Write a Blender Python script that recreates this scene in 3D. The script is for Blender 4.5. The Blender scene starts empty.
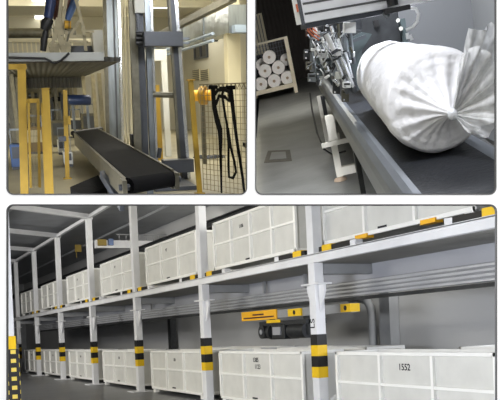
import bpy, math, random
from mathutils import Vector, Matrix, noise
random.seed(7)
sc = bpy.context.scene
col = sc.collection
V = Vector

# ------------------------------------------------------------------ camera
F, PU, PV = 750.0, 250.0, 332.0          # focal length and principal point (pixels of the 500x400 frame)
HC = 1.69                                # eye height above the store floor


def dirpx(u, v):
    return V(((u - PU) / F, -(v - PV) / F, -1.0))


class Bay:
    """A room behind the gallery wall: x right, y along its depth, z up, floor at z = 0, the eye at (0, 0, h)."""
    def __init__(s, vp, slope, h):
        a = dirpx(*vp).normalized()
        b = dirpx(vp[0] + 200, vp[1] + 200 * slope)
        up = b.cross(a).normalized()
        if up.y < 0:
            up = -up
        x = a.cross(up).normalized()
        s.R = Matrix((x, a, up)).transposed()
        s.h = h

    def place(s, ref):
        s.M = (Matrix.Translation((0, 0, HC)) @ ref.R.transposed().to_4x4() @ s.R.to_4x4()
               @ Matrix.Translation((0, 0, -s.h)))

    def at(s, u, v, x=None, y=None, z=None):
        r = s.R.transposed() @ dirpx(u, v)
        t = x / r.x if x is not None else y / r.y if y is not None else (z - s.h) / r.z
        return V((0, 0, s.h)) + r * t

    def fwd(s, u, v, f):
        return V((0, 0, s.h)) + (s.R.transposed() @ dirpx(u, v)) * f


A = Bay((40, 95), -.02, 1.2)             # cutting hall, upper left
B = Bay((290, 35), -.25, 1.6)            # wrapping line, upper right
S = Bay((-130, 349), -.045, HC)          # store with racks, below; the world axes are this room's
for b_ in (A, B, S):
    b_.place(S)
CAMROT = S.R.transposed().to_4x4()
WORLD = Bay.__new__(Bay)

cam = bpy.data.objects.new('camera', bpy.data.cameras.new('camera'))
col.objects.link(cam)
cam.matrix_world = Matrix.Translation((0, 0, HC)) @ CAMROT
cam.data.sensor_width = 36
cam.data.lens = F / 500 * 36
cam.data.shift_x = 0
cam.data.shift_y = (PV - 200) / 500
cam.data.clip_start = .05
cam.data.clip_end = 300
sc.camera = cam


# ------------------------------------------------------------------ materials
def lin(c):
    return tuple(((x / 255) / 12.92 if x / 255 <= .04045 else ((x / 255 + .055) / 1.055) ** 2.4) for x in c)


def mat(name, rgb, rough=.6, metal=0.0, var=.12, scale=6.0, bump=0.0, bscale=30.0, stretch=(1, 1, 1), emit=None, alpha=None, spec=.4):
    m = bpy.data.materials.new(name)
    m.use_nodes = True
    nt = m.node_tree
    p = nt.nodes['Principled BSDF']
    tc = nt.nodes.new('ShaderNodeTexCoord')
    mp = nt.nodes.new('ShaderNodeMapping')
    mp.inputs['Scale'].default_value = stretch
    nt.links.new(tc.outputs['Object'], mp.inputs['Vector'])
    n = nt.nodes.new('ShaderNodeTexNoise')
    n.inputs['Scale'].default_value = scale
    n.inputs['Detail'].default_value = 5
    nt.links.new(mp.outputs['Vector'], n.inputs['Vector'])
    r = nt.nodes.new('ShaderNodeValToRGB')
    c = lin(rgb)
    r.color_ramp.elements[0].position = .3
    r.color_ramp.elements[1].position = .7
    r.color_ramp.elements[0].color = (*[max(0, x * (1 - var)) for x in c], 1)
    r.color_ramp.elements[1].color = (*[min(1, x * (1 + var)) for x in c], 1)
    nt.links.new(n.outputs['Fac'], r.inputs['Fac'])
    nt.links.new(r.outputs['Color'], p.inputs['Base Color'])
    p.inputs['Roughness'].default_value = rough
    p.inputs['Metallic'].default_value = metal
    p.inputs['Specular IOR Level'].default_value = spec
    if bump:
        n2 = nt.nodes.new('ShaderNodeTexNoise')
        n2.inputs['Scale'].default_value = bscale
        n2.inputs['Detail'].default_value = 4
        nt.links.new(mp.outputs['Vector'], n2.inputs['Vector'])
        b = nt.nodes.new('ShaderNodeBump')
        b.inputs['Strength'].default_value = bump
        b.inputs['Distance'].default_value = .05
        nt.links.new(n2.outputs['Fac'], b.inputs['Height'])
        nt.links.new(b.outputs['Normal'], p.inputs['Normal'])
    if emit:
        p.inputs['Emission Color'].default_value = (*lin(rgb), 1)
        p.inputs['Emission Strength'].default_value = emit
    if alpha is not None:
        p.inputs['Alpha'].default_value = alpha
    return m


def ribbed(name, rgb, axis, freq, rough=.5, metal=.2, depth=.5):
    """painted sheet with pressed ribs along one axis"""
    m = mat(name, rgb, rough, metal, .1, 1.5)
    nt = m.node_tree
    w = nt.nodes.new('ShaderNodeTexWave')
    w.wave_type = 'BANDS'
    w.bands_direction = axis
    w.inputs['Scale'].default_value = freq
    tc = next(n for n in nt.nodes if n.type == 'TEX_COORD')
    nt.links.new(tc.outputs['Object'], w.inputs['Vector'])
    b = nt.nodes.new('ShaderNodeBump')
    b.inputs['Strength'].default_value = depth
    b.inputs['Distance'].default_value = .06
    nt.links.new(w.outputs['Fac'], b.inputs['Height'])
    nt.links.new(b.outputs['Normal'], nt.nodes['Principled BSDF'].inputs['Normal'])
    return m


M = {
    'gallery': mat('gallery_white_paint', (250, 250, 250), .9, 0, .01, 3),
    'edge': mat('dark_edge_metal', (82, 82, 82), .7, 0, .05),
    # store
    'floor_s': mat('dark_sealed_concrete', (104, 105, 108), .35, 0, .18, .8, .05, 8),
    'ceil_s': ribbed('dark_roof_sheet', (150, 153, 157), 'Y', 1.2),
    'wall_s': mat('grey_wall_panel', (170, 171, 172), .8, 0, .05, .5),
    'white_s': mat('white_painted_steel', (222, 223, 225), .45, 0, .06, 2.0),
    'grey_s': mat('grey_painted_steel', (140, 142, 144), .5, 0, .1, 2.0),
    'deck_s': ribbed('grey_deck_sheet', (150, 149, 143), 'Y', 2.0, .6, 0, .4),
    'bin_panel': mat('cream_bin_panel', (208, 208, 203), .5, 0, .05, 3.0),
    'bin_frame': mat('white_bin_frame', (240, 240, 236), .45, 0, .03, 4.0),
    'rail_s': mat('pale_aluminium_rail', (190, 192, 198), .35, .5, .06, 3.0),
    'yellow': mat('safety_yellow', (232, 190, 24), .45, 0, .08, 5.0),
    'black': mat('black_paint', (24, 24, 25), .5, 0, .15, 5.0),
    'ink': mat('stencil_ink', (36, 36, 40), .8, 0, .1),
    'dark_mach': mat('dark_machine_steel', (52, 54, 56), .45, .4, .25, 9.0),
    'amber': mat('amber_yellow_sign', (240, 180, 40), .5, 0, .06, 4.0),
    'ochre': mat('dull_ochre_paint', (150, 128, 60), .6, 0, .1, 4.0),
    'fascia': mat('pale_grey_fascia', (158, 160, 166), .6, 0, .04, 1.0),
    'film': mat('clear_film', (225, 228, 232), .25, 0, .05, 6, .4, 20),
    # cutting hall
    'floor_a': mat('beige_concrete', (168, 160, 134), .45, 0, .12, 1.2, .03, 10),
    'wall_a': mat('cream_wall', (184, 180, 164), .85, 0, .06, .6),
    'ceil_a': mat('ivory_ceiling', (226, 221, 204), .8, 0, .05, .8),
    'cream': mat('cream_steel', (206, 198, 168), .6, 0, .06, 1.5),
    'galv': mat('galvanised_steel', (124, 130, 134), .34, .75, .2, 14, 0, 30, (1, 1, .15)),
    'galv_dull': mat('dull_zinc_steel', (100, 97, 84), .45, .5, .2, 10),
    'steel_dark': mat('dark_grey_steel', (72, 75, 80), .4, .3, .12, 6),
    'belt': mat('black_rubber_belt', (20, 20, 21), .85, 0, .25, 5, .1, 60, spec=.15),
    'yel_a': mat('yellow_guard_paint', (172, 132, 34), .5, 0, .1, 5),
    'yel_dim': mat('dimmed_yellow_guard_paint', (146, 118, 36), .55, 0, .12, 5),  # darker copy of the guard yellow, dims posts that came out too bright
    'mesh_a': mat('pale_fence_wire', (122, 112, 84), .5, .2, .1, 10),
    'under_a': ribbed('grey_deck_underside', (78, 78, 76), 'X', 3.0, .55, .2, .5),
    'edge_a': mat('grey_white_beam', (150, 152, 148), .5, .1, .08, 3),
    'blue_a': mat('dark_blue_enamel', (34, 48, 82), .35, .1, .2, 6),
    'blue_l': mat('mid_blue_enamel', (62, 88, 132), .35, .1, .15, 6),
    'blue_p': mat('pale_grey_blue', (138, 152, 168), .5, .1, .1, 4),
    'beige_d': mat('dull_beige_steel', (142, 134, 108), .6, .1, .2, 12),
    'duct': mat('silver_duct_sheet', (178, 184, 186), .3, .7, .15, 3, .3, 5),
    'lamp': mat('lamp_diffuser', (255, 252, 238), .5, 0, 0, 1, emit=4.0),
    'dark_glass': mat('dark_window_glass', (34, 38, 42), .12, 0, .1, 2),
    'strap': mat('black_webbing', (16, 15, 12), .9, 0, .2, 30, spec=.1),
    'white_a': mat('white_enamel', (186, 186, 178), .5, 0, .05, 3),
    'wood': mat('brown_board', (128, 108, 78), .7, 0, .2, 5),
    # wrapping line
    'floor_b': mat('grey_factory_floor', (104, 105, 102), .5, 0, .16, 2.2, .08, 12),
    'patch': mat('dark_floor_stain', (74, 70, 62), .7, 0, .3, 14),
    'wall_b': mat('grey_sheet_wall', (104, 106, 108), .6, 0, .04, .8),
    'wall_b_lit': mat('lit_grey_sheet_wall', (128, 130, 131), .7, 0, .03, .8),  # the grey wall's brighter right side put into a lighter colour
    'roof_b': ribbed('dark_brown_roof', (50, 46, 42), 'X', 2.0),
    'rail_b': mat('zinc_rail', (118, 124, 132), .35, .6, .12, 5, 0, 30, (4, .6, 4)),
    'belt_b': mat('charcoal_belt', (30, 33, 39), .55, 0, .18, 4, .15, 30),
    'alu': mat('aluminium_extrusion', (230, 231, 231), .4, .1, .05, 5),
    'carriage': mat('mid_grey_casting', (104, 108, 110), .5, .2, .3, 22),
    'alu_dark': mat('extrusion_groove', (96, 96, 96), .5, .3, .1, 5),
    'leg_b': mat('ivory_leg_paint', (206, 202, 190), .5, 0, .1, 6),
    'cage': mat('cream_cage_steel', (206, 196, 172), .5, 0, .08, 4),
    'roll_b': mat('white_wrapped_fabric', (244, 244, 247), .5, 0, .03, 3, .5, 9, (1.0, .45, 1.0)),
    'roll_s': mat('white_fabric_roll', (222, 218, 214), .8, 0, .06, 10),
    'core': mat('cardboard_core', (150, 132, 112), .9, 0, .1, 10),
    'chrome': mat('bright_cylinder', (206, 210, 214), .2, .8, .12, 9),
    'teal': mat('grey_green_enamel', (70, 80, 82), .45, .1, .15, 6),
    'rust': mat('orange_red_hose', (196, 104, 66), .5, 0, .1, 9),
    'hose': mat('clear_hose', (210, 212, 212), .3, 0, .05, 9),
    'brown_b': mat('brown_red_casing', (88, 52, 42), .6, 0, .15, 6),
}
# translucent film for the gathered bag end
fm = bpy.data.materials.new('translucent_bag_film')
fm.use_nodes = True
nt = fm.node_tree
p = nt.nodes['Principled BSDF']
out = nt.nodes['Material Output']
p.inputs['Base Color'].default_value = (.9, .91, .92, 1)
p.inputs['Roughness'].default_value = .28
tr = nt.nodes.new('ShaderNodeBsdfTransparent')
mx = nt.nodes.new('ShaderNodeMixShader')
tc = nt.nodes.new('ShaderNodeTexCoord')
nz = nt.nodes.new('ShaderNodeTexNoise')
nz.inputs['Scale'].default_value = 9
nz.inputs['Detail'].default_value = 4
rp = nt.nodes.new('ShaderNodeMapRange')
rp.inputs['From Min'].default_value = .35
rp.inputs['From Max'].default_value = .7
rp.inputs['To Min'].default_value = .35
rp.inputs['To Max'].default_value = .85
nt.links.new(tc.outputs['Object'], nz.inputs['Vector'])
nt.links.new(nz.outputs['Fac'], rp.inputs['Value'])
nt.links.new(rp.outputs['Result'], mx.inputs['Fac'])
nt.links.new(tr.outputs[0], mx.inputs[1])
nt.links.new(p.outputs[0], mx.inputs[2])
nt.links.new(mx.outputs[0], out.inputs['Surface'])
M['bag'] = fm


def checks(name):
    """black paint with staggered yellow patches"""
    m = mat(name, (30, 30, 30), .5)
    nt = m.node_tree
    p = nt.nodes['Principled BSDF']
    tc = next(n for n in nt.nodes if n.type == 'TEX_COORD')
    sx = nt.nodes.new('ShaderNodeSeparateXYZ')
    nt.links.new(tc.outputs['Object'], sx.inputs[0])

    def mth(op, a, b=None):
        n = nt.nodes.new('ShaderNodeMath')
        n.operation = op
        for i, q in enumerate((a, b)):
            if q is None:
                continue
            if isinstance(q, (int, float)):
                n.inputs[i].default_value = q
            else:
                nt.links.new(q, n.inputs[i])
        return n.outputs[0]
    h = mth('MULTIPLY', mth('ADD', sx.outputs['X'], sx.outputs['Y']), 1 / .13)
    st = mth('FLOOR', h)
    f = mth('FRACT', mth('ADD', mth('MULTIPLY', sx.outputs['Z'], 1 / .15), mth('MULTIPLY', st, .5)))
    g = mth('LESS_THAN', f, .45)
    k = mth('FRACT', h)
    k = mth('MULTIPLY', mth('GREATER_THAN', k, .15), mth('LESS_THAN', k, .8))
    f = mth('MULTIPLY', g, k)
    mixc = nt.nodes.new('ShaderNodeMix')
    mixc.data_type = 'RGBA'
    mixc.inputs[6].default_value = (*lin((36, 36, 38)), 1)
    mixc.inputs[7].default_value = (*lin((224, 200, 90)), 1)
    nt.links.new(f, mixc.inputs[0])
    nt.links.new(mixc.outputs[2], p.inputs['Base Color'])
    return m


M['checks'] = checks('black_yellow_column_paint')


# ------------------------------------------------------------------ mesh building
class MB:
    def __init__(s):
        s.v, s.f, s.sm = [], [], []

    def add(s, vs, fs, smooth=False):
        n = len(s.v)
        s.v += [V(p) for p in vs]
        s.f += [tuple(n + i for i in f) for f in fs]
        s.sm += [smooth] * len(fs)
        return s

    def box(s, x0, x1, y0, y1, z0, z1):
        return s.add([(x0, y0, z0), (x1, y0, z0), (x1, y1, z0), (x0, y1, z0), (x0, y0, z1), (x1, y0, z1), (x1, y1, z1), (x0, y1, z1)],
                     [(0, 3, 2, 1), (4, 5, 6, 7), (0, 1, 5, 4), (1, 2, 6, 5), (2, 3, 7, 6), (3, 0, 4, 7)])

    def hexa(s, q0, q1):
        """solid between two quads"""
        return s.add(list(q0) + list(q1), [(3, 2, 1, 0), (4, 5, 6, 7), (0, 1, 5, 4), (1, 2, 6, 5), (2, 3, 7, 6), (3, 0, 4, 7)])

    def prism(s, poly, ext):
        n = len(poly)
        ext = V(ext)
        return s.add([V(p) for p in poly] + [V(p) + ext for p in poly],
                     [tuple(range(n))[::-1], tuple(range(n, 2 * n))] + [(i, (i + 1) % n, n + (i + 1) % n, n + i) for i in range(n)])

    def bar(s, p, q, w, h, side=None):
        p, q = V(p), V(q)
        d = (q - p).normalized()
        a = V(side) if side is not None else (V((0, 0, 1)) if abs(d.z) < .9 else V((0, 1, 0)))
        b = d.cross(a).normalized()
        a = b.cross(d).normalized()
        b, a = b * w / 2, a * h / 2
        return s.hexa([p - b - a, p + b - a, p + b + a, p - b + a], [q - b - a, q + b - a, q + b + a, q - b + a])

    def tube(s, pts, r, n=10, caps=True):
        pts = [V(p) for p in pts]
        rs = r if isinstance(r, (list, tuple)) else [r] * len(pts)
        rings = []
        up = None
        for i, p in enumerate(pts):
            d = (pts[min(i + 1, len(pts) - 1)] - pts[max(i - 1, 0)]).normalized()
            if up is None:
                up = V((0, 0, 1)) if abs(d.z) < .9 else V((1, 0, 0))
            b = d.cross(up).normalized()
            up = b.cross(d).normalized()
            rings.append([p + (b * math.cos(t) + up * math.sin(t)) * rs[i] for t in [2 * math.pi * k / n for k in range(n)]])
        vs = [q for rg in rings for q in rg]
        fs = []
        for i in range(len(pts) - 1):
            for k in range(n):
                fs.append((i * n + k, i * n + (k + 1) % n, (i + 1) * n + (k + 1) % n, (i + 1) * n + k))
        s.add(vs, fs, True)
        if caps:
            s.add(rings[0], [tuple(range(n))[::-1]])
            s.add(rings[-1], [tuple(range(n))])
        return s

    def ball(s, c, r, n=12, m=8, sq=(1, 1, 1)):
        c = V(c)
        vs, fs = [], []
        for j in range(m + 1):
            t = math.pi * j / m
            for k in range(n):
                f = 2 * math.pi * k / n
                vs.append(c + V((r * sq[0] * math.sin(t) * math.cos(f), r * sq[1] * math.sin(t) * math.sin(f), r * sq[2] * math.cos(t))))
        for j in range(m):
            for k in range(n):
                fs.append((j * n + k, (j + 1) * n + k, (j + 1) * n + (k + 1) % n, j * n + (k + 1) % n))
        return s.add(vs, fs, True)

    def ribbon(s, pts, w, nrm, t=.008):
        """flat strap of width w facing nrm"""
        pts = [V(p) for p in pts]
        nrm = V(nrm).normalized()
        ws = w if isinstance(w, (list, tuple)) else [w] * len(pts)
        vs = []
        for i, p in enumerate(pts):
            d = (pts[min(i + 1, len(pts) - 1)] - pts[max(i - 1, 0)]).normalized()
            b = d.cross(nrm).normalized() * ws[i] / 2
            vs += [p - b - nrm * t / 2, p + b - nrm * t / 2, p + b + nrm * t / 2, p - b + nrm * t / 2]
        fs = [(3, 2, 1, 0)]
        for i in range(len(pts) - 1):
            o = i * 4
            fs += [(o + k, o + (k + 1) % 4, o + 4 + (k + 1) % 4, o + 4 + k) for k in range(4)]
        o = (len(pts) - 1) * 4
        fs.append((o, o + 1, o + 2, o + 3))
        return s.add(vs, fs)

    def cut(s, co, no):
        """end the piece where it meets a plane"""
        s.clip = (V(co), V(no))
        return s

    def mesh(s, name, base=(0, 0, 0)):
        me = bpy.data.meshes.new(name)
        b = V(base)
        me.from_pydata([tuple(p - b) for p in s.v], [], s.f)
        me.polygons.foreach_set('use_smooth', s.sm)
        me.update()
        import bmesh
        bm = bmesh.new()
        bm.from_mesh(me)
        if getattr(s, 'clip', None):
            g = bmesh.ops.bisect_plane(bm, geom=bm.verts[:] + bm.edges[:] + bm.faces[:], plane_co=s.clip[0] - b, plane_no=s.clip[1], clear_outer=True)
            bmesh.ops.holes_fill(bm, edges=[e for e in bm.edges if e.is_boundary])
        bmesh.ops.recalc_face_normals(bm, faces=bm.faces)
        bm.to_mesh(me)
        bm.free()
        return me


def tag(o, label, cat, group=None, kind=None):
    if label:
        o['label'] = label
    if cat:
        o['category'] = cat
    if group:
        o['group'] = group
    if kind:
        o['kind'] = kind
    return o


def solo(bay, name, mb, m, label, cat, base=None, group=None, kind=None, bevel=0):
    base = V(base) if base is not None else sum(mb.v, V()) / len(mb.v)
    o = bpy.data.objects.new(name, mb.mesh(name, base))
    col.objects.link(o)
    o.matrix_world = bay.M @ Matrix.Translation(base)
    o.data.materials.append(M[m])
    if bevel:
        bv = o.modifiers.new('bevel', 'BEVEL')
        bv.width = bevel
        bv.segments = 2
    return tag(o, label, cat, group, kind)


def struct(bay, name, mb, m):
    return solo(bay, name, mb, m, None, None, (0, 0, 0), kind='structure')


class Thing:
    def __init__(s, bay, name, label, cat, base, group=None):
        s.base = V(base)
        s.root = bpy.data.objects.new(name, None)
        s.root.empty_display_size = .1
        col.objects.link(s.root)
        s.root.matrix_world = bay.M @ Matrix.Translation(s.base)
        tag(s.root, label, cat, group)

    def part(s, name, mb, m, parent=None, label=None, bevel=0):
        o = bpy.data.objects.new(name, mb if isinstance(mb, bpy.types.Mesh) else mb.mesh(name, s.base))
        col.objects.link(o)
        o.parent = parent or s.root
        if not o.data.materials:
            o.data.materials.append(M[m])
        if label:
            o['label'] = label
        if bevel:
            bv = o.modifiers.new('bevel', 'BEVEL')
            bv.width = bevel
            bv.segments = 2
        return o


KIDS = {}


def copy_tree(o, parent=None):
    c = o.copy()
    col.objects.link(c)
    if parent is not None:
        c.parent = parent
    for ch in [k for k in list(bpy.data.objects) if k.parent == o]:
        copy_tree(ch, c)
    return c


def text_mesh(txt, size, right, up, origin, base):
    cu = bpy.data.curves.new('lettering', 'FONT')
    cu.body = txt
    cu.size = size
    cu.align_x = 'CENTER'
    cu.align_y = 'CENTER'
    cu.extrude = .002
    cu.offset = 0.002
    to = bpy.data.objects.new('lettering', cu)
    col.objects.link(to)
    dg = bpy.context.evaluated_depsgraph_get()
    me = bpy.data.meshes.new_from_object(to.evaluated_get(dg))
    bpy.data.objects.remove(to)
    right, up = V(right).normalized(), V(up).normalized()
    n = right.cross(up)
    R = Matrix((right, up, n)).transposed().to_4x4()
    me.transform(Matrix.Translation(V(origin) - V(base)) @ R)
    me.materials.clear()
    me.materials.append(M['ink'])
    return me


# ================================================================== the gallery wall with its three openings
WF = 2.55                                    # metres from the eye to the wall
VIEW = Bay.__new__(Bay)
VIEW.R = Matrix(((1, 0, 0), (0, 0, 1), (0, -1, 0)))   # x right, y forward, z up of a level viewer in front of the wall
VIEW.h = 0
VIEW.M = Matrix.Translation((0, 0, HC)) @ CAMROT @ VIEW.R.to_4x4()


def wp(u, v):                                # wall coordinates of a point of the opening's outline
    return ((u - PU) / F * WF, -(v - PV) / F * WF)


def rrect(u0, v0, u1, v1, r):
    pts = []
    for cx, cy, a0 in ((u1 - r, v0 + r, -90), (u1 - r, v1 - r, 0), (u0 + r, v1 - r, 90), (u0 + r, v0 + r, 180)):
        for k in range(7):
            a = math.radians(a0 + 15 * k)
            pts.append((cx + r * math.cos(a), cy + r * math.sin(a)))
    return pts


OPEN = [(6.6, -46, 247.2, 194.8, 7), (255.2, -46, 496.2, 194.8, 7), (6.6, 204.4, 496.8, 446, 7)]


def plate(name, outlines, depth, y0, m):
    cu = bpy.data.curves.new(name, 'CURVE')
    cu.dimensions = '2D'
    cu.fill_mode = 'BOTH'
    cu.extrude = depth / 2
    for pts in outlines:
        sp = cu.splines.new('POLY')
        sp.points.add(len(pts) - 1)
        for i, (x, y) in enumerate(pts):
            sp.points[i].co = (x, y, 0, 1)
        sp.use_cyclic_u = True
    to = bpy.data.objects.new(name, cu)
    col.objects.link(to)
    me = bpy.data.meshes.new_from_object(to.evaluated_get(bpy.context.evaluated_depsgraph_get()))
    bpy.data.objects.remove(to)
    me.transform(Matrix(((1, 0, 0, 0), (0, 0, -1, y0 + depth / 2), (0, 1, 0, 0), (0, 0, 0, 1))))
    o = bpy.data.objects.new(name, me)
    col.objects.link(o)
    me.materials.clear()
    me.materials.append(M[m])
    o.matrix_world = VIEW.M
    o['kind'] = 'structure'
    return o


big = [(-30, -14), (30, -14), (30, 40), (-30, 40)]
plate('wall_front', [big] + [[wp(*q) for q in rrect(*r)] for r in OPEN], .008, WF, 'gallery')
for i, (u0, v0, u1, v1, r) in enumerate(OPEN):
    plate('trim_%d' % (i + 1), [[wp(*q) for q in rrect(u0 - .05, v0 - .05, u1 + .05, v1 + .05, r)], [wp(*q) for q in rrect(u0 + 1.0, v0 + 1.0, u1 - 1.0, v1 - 1.0, r - 1)]], .013, WF - .003, 'edge')
# added unseen shell behind the gallery wall; keeps sky light out
sh = MB()
x0, x1, y0, y1, z0, z1, t = -30, 30, WF + .03, 95, -14, 40, .3
sh.box(x0 - t, x0, y0, y1, z0, z1).box(x1, x1 + t, y0, y1, z0, z1).box(x0, x1, y1, y1 + t, z0, z1).box(x0, x1, y0, y1, z1, z1 + t).box(x0, x1, y0, y1, z0 - t, z0)
struct(VIEW, 'light_shell', sh, 'steel_dark')


def vw(u, v, f):                             # a point along a sight line, in the wall's own axes
    return V(((u - PU) / F * f, f, -(v - PV) / F * f))


# added edge-on slab and partition; keep light from passing between the three rooms
sl = MB().hexa([vw(-1500, 199.4, WF + .03), vw(900, 199.4, WF + .03), vw(900, 199.4, 6.3), vw(-1500, 199.4, 6.3)],
               [vw(-1500, 199.4, WF + .03) + V((0, 0, -.012)), vw(900, 199.4, WF + .03) + V((0, 0, -.012)), vw(900, 199.4, 6.3) + V((0, 0, -.012)), vw(-1500, 199.4, 6.3) + V((0, 0, -.012))])
struct(VIEW, 'light_divider', sl, 'wall_a')
pt = MB().prism([vw(251.2, 199, WF + .03), vw(251.2, 199, 6.4), vw(251.2, 90, 26), vw(251.2, -60, 26), vw(251.2, -60, WF + .03)], (.012, 0, 0))
struct(VIEW, 'light_partition', pt, 'wall_a')

# ================================================================== STORE (lower opening)
RX = 7.4                                     # front plane of the rack posts
PY = [11.8 + 5.2 * k for k in range(7)]      # posts along the aisle
struct(S, 'floor', MB().box(-4, 12.0, -2, 64, -.2, 0), 'floor_s')
struct(S, 'ceiling', MB().box(-6, 12.0, 22, 64, 6.5, 6.7), 'ceil_s')
struct(S, 'wall_right', MB().box(11.6, 11.9, 2, 64, 0, 6.5 - 1.9), 'wall_s')
struct(S, 'wall_right_upper', MB().box(11.6, 11.9, 22, 64, 6.5 - 1.89, 6.49), 'wall_s')
struct(S, 'wall_back', MB().box(-6, 11.9, 64, 64.3, 0, 6.5), 'grey_s')
struct(S, 'wall_left', MB().box(-4.3, -4, -2, 64, 0, 3.2), 'wall_s')

# rack: one welded frame, two levels
rack = Thing(S, 'storage_rack', 'white two-level steel rack with yellow and black banded posts along the aisle', 'rack', (RX, 12, 0))
tops = [5.0, 5.5] + [6.3] * 5
for k, y in enumerate(PY):
    z1 = tops[k]
    u = rack.part('upright', MB().box(RX - .1, RX + .1, y - .11, y + .11, .02, z1), 'white_s', bevel=.01)
    rack.part('base_plate', MB().box(RX - .34, RX + .3, y - .3, y + .3, 0.002, .03), 'white_s', u)
    for i, z in enumerate((.79, .99, 1.19, 1.39)):
        rack.part('warning_band', MB().box(RX - .105, RX + .105, y - .115, y + .115, z, z + .2), 'yellow' if i in (0, 2) else 'black', u,
                  'yellow band' if i in (0, 2) else 'black band')
    if k == 0:
        rack.part('stencil_mark', text_mesh('LS', .2, (0, 0, 1), (0, 1, 0), (RX - .102, y + .02, 1.79), rack.base), 'ink', u, 'dark stencilled characters')
    g = MB()
    for sgn in (-1, 1):
        g.prism([(RX - .02, y + sgn * .11, 2.0), (RX - .02, y + sgn * .11, 2.5), (RX - .02, y + sgn * .30, 2.5), (RX - .02, y + sgn * .30, 2.38)], (.04, 0, 0))
    g.box(RX - .15, RX + .15, y - .30, y + .30, 2.5, 2.53)
    rack.part('bracket', g, 'white_s', u)
    rack.part('cross_beam', MB().box(RX + .1, 11.0, y - .09, y + .09, 2.70, 2.89), 'grey_s')
rack.part('fascia_panel', MB().box(8.62, 8.65, 5.2, 44, 2.56, 2.895), 'fascia')
rack.part('front_beam', MB().box(RX - .125, RX - .02, 5.2, 44, 2.90, 3.06).box(RX - .125, RX + .06, 5.2, 44, 3.045, 3.07), 'white_s')
rack.part('rear_beam', MB().box(10.95, 11.1, 5.2, 44, 2.86, 3.02), 'grey_s')
rack.part('deck', MB().box(RX + .0, 11.0, 5.2, 44, 2.90, 2.94), 'deck_s')
# yellow-ended black stop rails on the deck edge, two to a post
for k, y in enumerate([6.8] + PY[:6]):
    for sgn in (-1, 1):
        if k == 0 and sgn == -1:
            continue
        y0 = y + sgn * .25
        st = rack.part('stop_rail', MB().box(RX - .07, RX + .07, min(y0, y0 + sgn * 1.0), max(y0, y0 + sgn * 1.0), 3.075, 3.17), 'black')
        ya, yb = y0 + sgn * .12, y0 + sgn * .42
        rack.part('stop_cap', MB().box(RX - .08, RX + .08, min(ya, yb), max(ya, yb), 3.08, 3.19), 'yellow', st, 'yellow painted block')
        yc, yd = y0 + sgn * 1.0, y0 + sgn * 1.16
        rack.part('stop_end', MB().box(RX - .075, RX + .075, min(yc, yd), max(yc, yd), 3.075, 3.17), 'white_s', st, 'white end block')
# roof frames over the aisle
lb = S.at(8, 206, z=6.21)
sk = (lb - V((RX, PY[3], 6.21)))
sk = sk / abs(sk.x)
for k, y in enumerate(PY[2:]):
    p0_ = V((RX + .1, y, 6.21))
    rack.part('roof_beam', MB().bar(p0_, p0_ + sk * (11.4 if k else 5.0), .18, .18), 'white_s')
rack.part('tie_beam', MB().box(RX - .06, RX + .06, 22.4, 44, 6.14, 6.26), 'white_s')
for y in (24.2, 31.0, 38.0):
    pass
# purlin struts up in the corner
struct(S, 'trim_4', MB().box(4.4, 4.6, 24, 63, 6.31, 6.45).box(1.0, 1.2, 24, 63, 6.31, 6.45), 'grey_s')

# bins
BL, BH, BD = 3.95, 1.13, 1.0


def make_bin(cols, label, group, marks, zf=.003):
    base = (7.56, 0, 0)
    t = Thing(S, 'steel_bin', label, 'bin', base, group)
    x0, x1 = 7.56, 7.56 + BD
    h = BL / 2
    zb = .13
    p = MB()
    p.box(x0 + .055, x0 + .07, -h + .03, h - .03, zb, zb + BH - .03)
    t.part('front_panel', p, 'bin_panel')
    t.part('rear_panel', MB().box(x1 - .05, x1 - .03, -h + .03, h - .03, zb, zb + BH - .03), 'bin_panel')
    for s_ in (-1, 1):
        t.part('end_panel', MB().box(x0 + .05, x1 - .05, s_ * (h - .04) - .01, s_ * (h - .04) + .01, zb, zb + BH - .03), 'bin_panel')
    t.part('bottom', MB().box(x0 + .05, x1 - .05, -h + .04, h - .04, zb, zb + .03), 'grey_s')
    f = MB()
    for xa in (x0, x1 - .06):
        f.box(xa, xa + .06, -h, h, zb + BH - .06, zb + BH)
        f.box(xa, xa + .06, -h, h, zb - .02, zb + .05)
        for s_ in (-1, 1):
            f.box(xa, xa + .06, s_ * (h - .03) - .035, s_ * (h - .03) + .035, zb, zb + BH)
    for s_ in (-1, 1):
        f.box(x0, x1, s_ * (h - .03) - .03, s_ * (h - .03) + .03, zb + BH - .06, zb + BH)
        f.box(x0, x1, s_ * (h - .03) - .03, s_ * (h - .03) + .03, zb - .02, zb + .05)
    t.part('frame', f, 'bin_frame', bevel=.006)
    for i in range(1, cols):
        y = -h + BL * i / cols
        t.part('rib', MB().box(x0 - .005, x0 + .055, y - .03, y + .03, zb + .05, zb + BH - .06), 'bin_frame')
    t.part('middle_rail', MB().box(x0 + .005, x0 + .055, -h + .07, h - .07, zb + BH * .50, zb + BH * .50 + .045), 'bin_frame')
    for s_ in (-1, 1):
        for xa in (x0 + .03, x1 - .15):
            t.part('foot', MB().box(xa, xa + .12, s_ * (h - .16) - .09, s_ * (h - .16) + .09, zf, zb - .02), 'bin_frame')
    for j, (txt, y, z, sz) in enumerate(marks):
        t.part('stencil_number' if len(txt) > 1 else 'stencil_mark', text_mesh(txt, sz, (0, -1, 0), (0, 0, 1), (x0 + .053, y, z), base), 'ink', label='dark stencilled number')
    t.part('smudge', MB().box(x0 + .048, x0 + .055, .10, .34, .19, .225), 'ink', label='dark lower mark')
    return t.root


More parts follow.
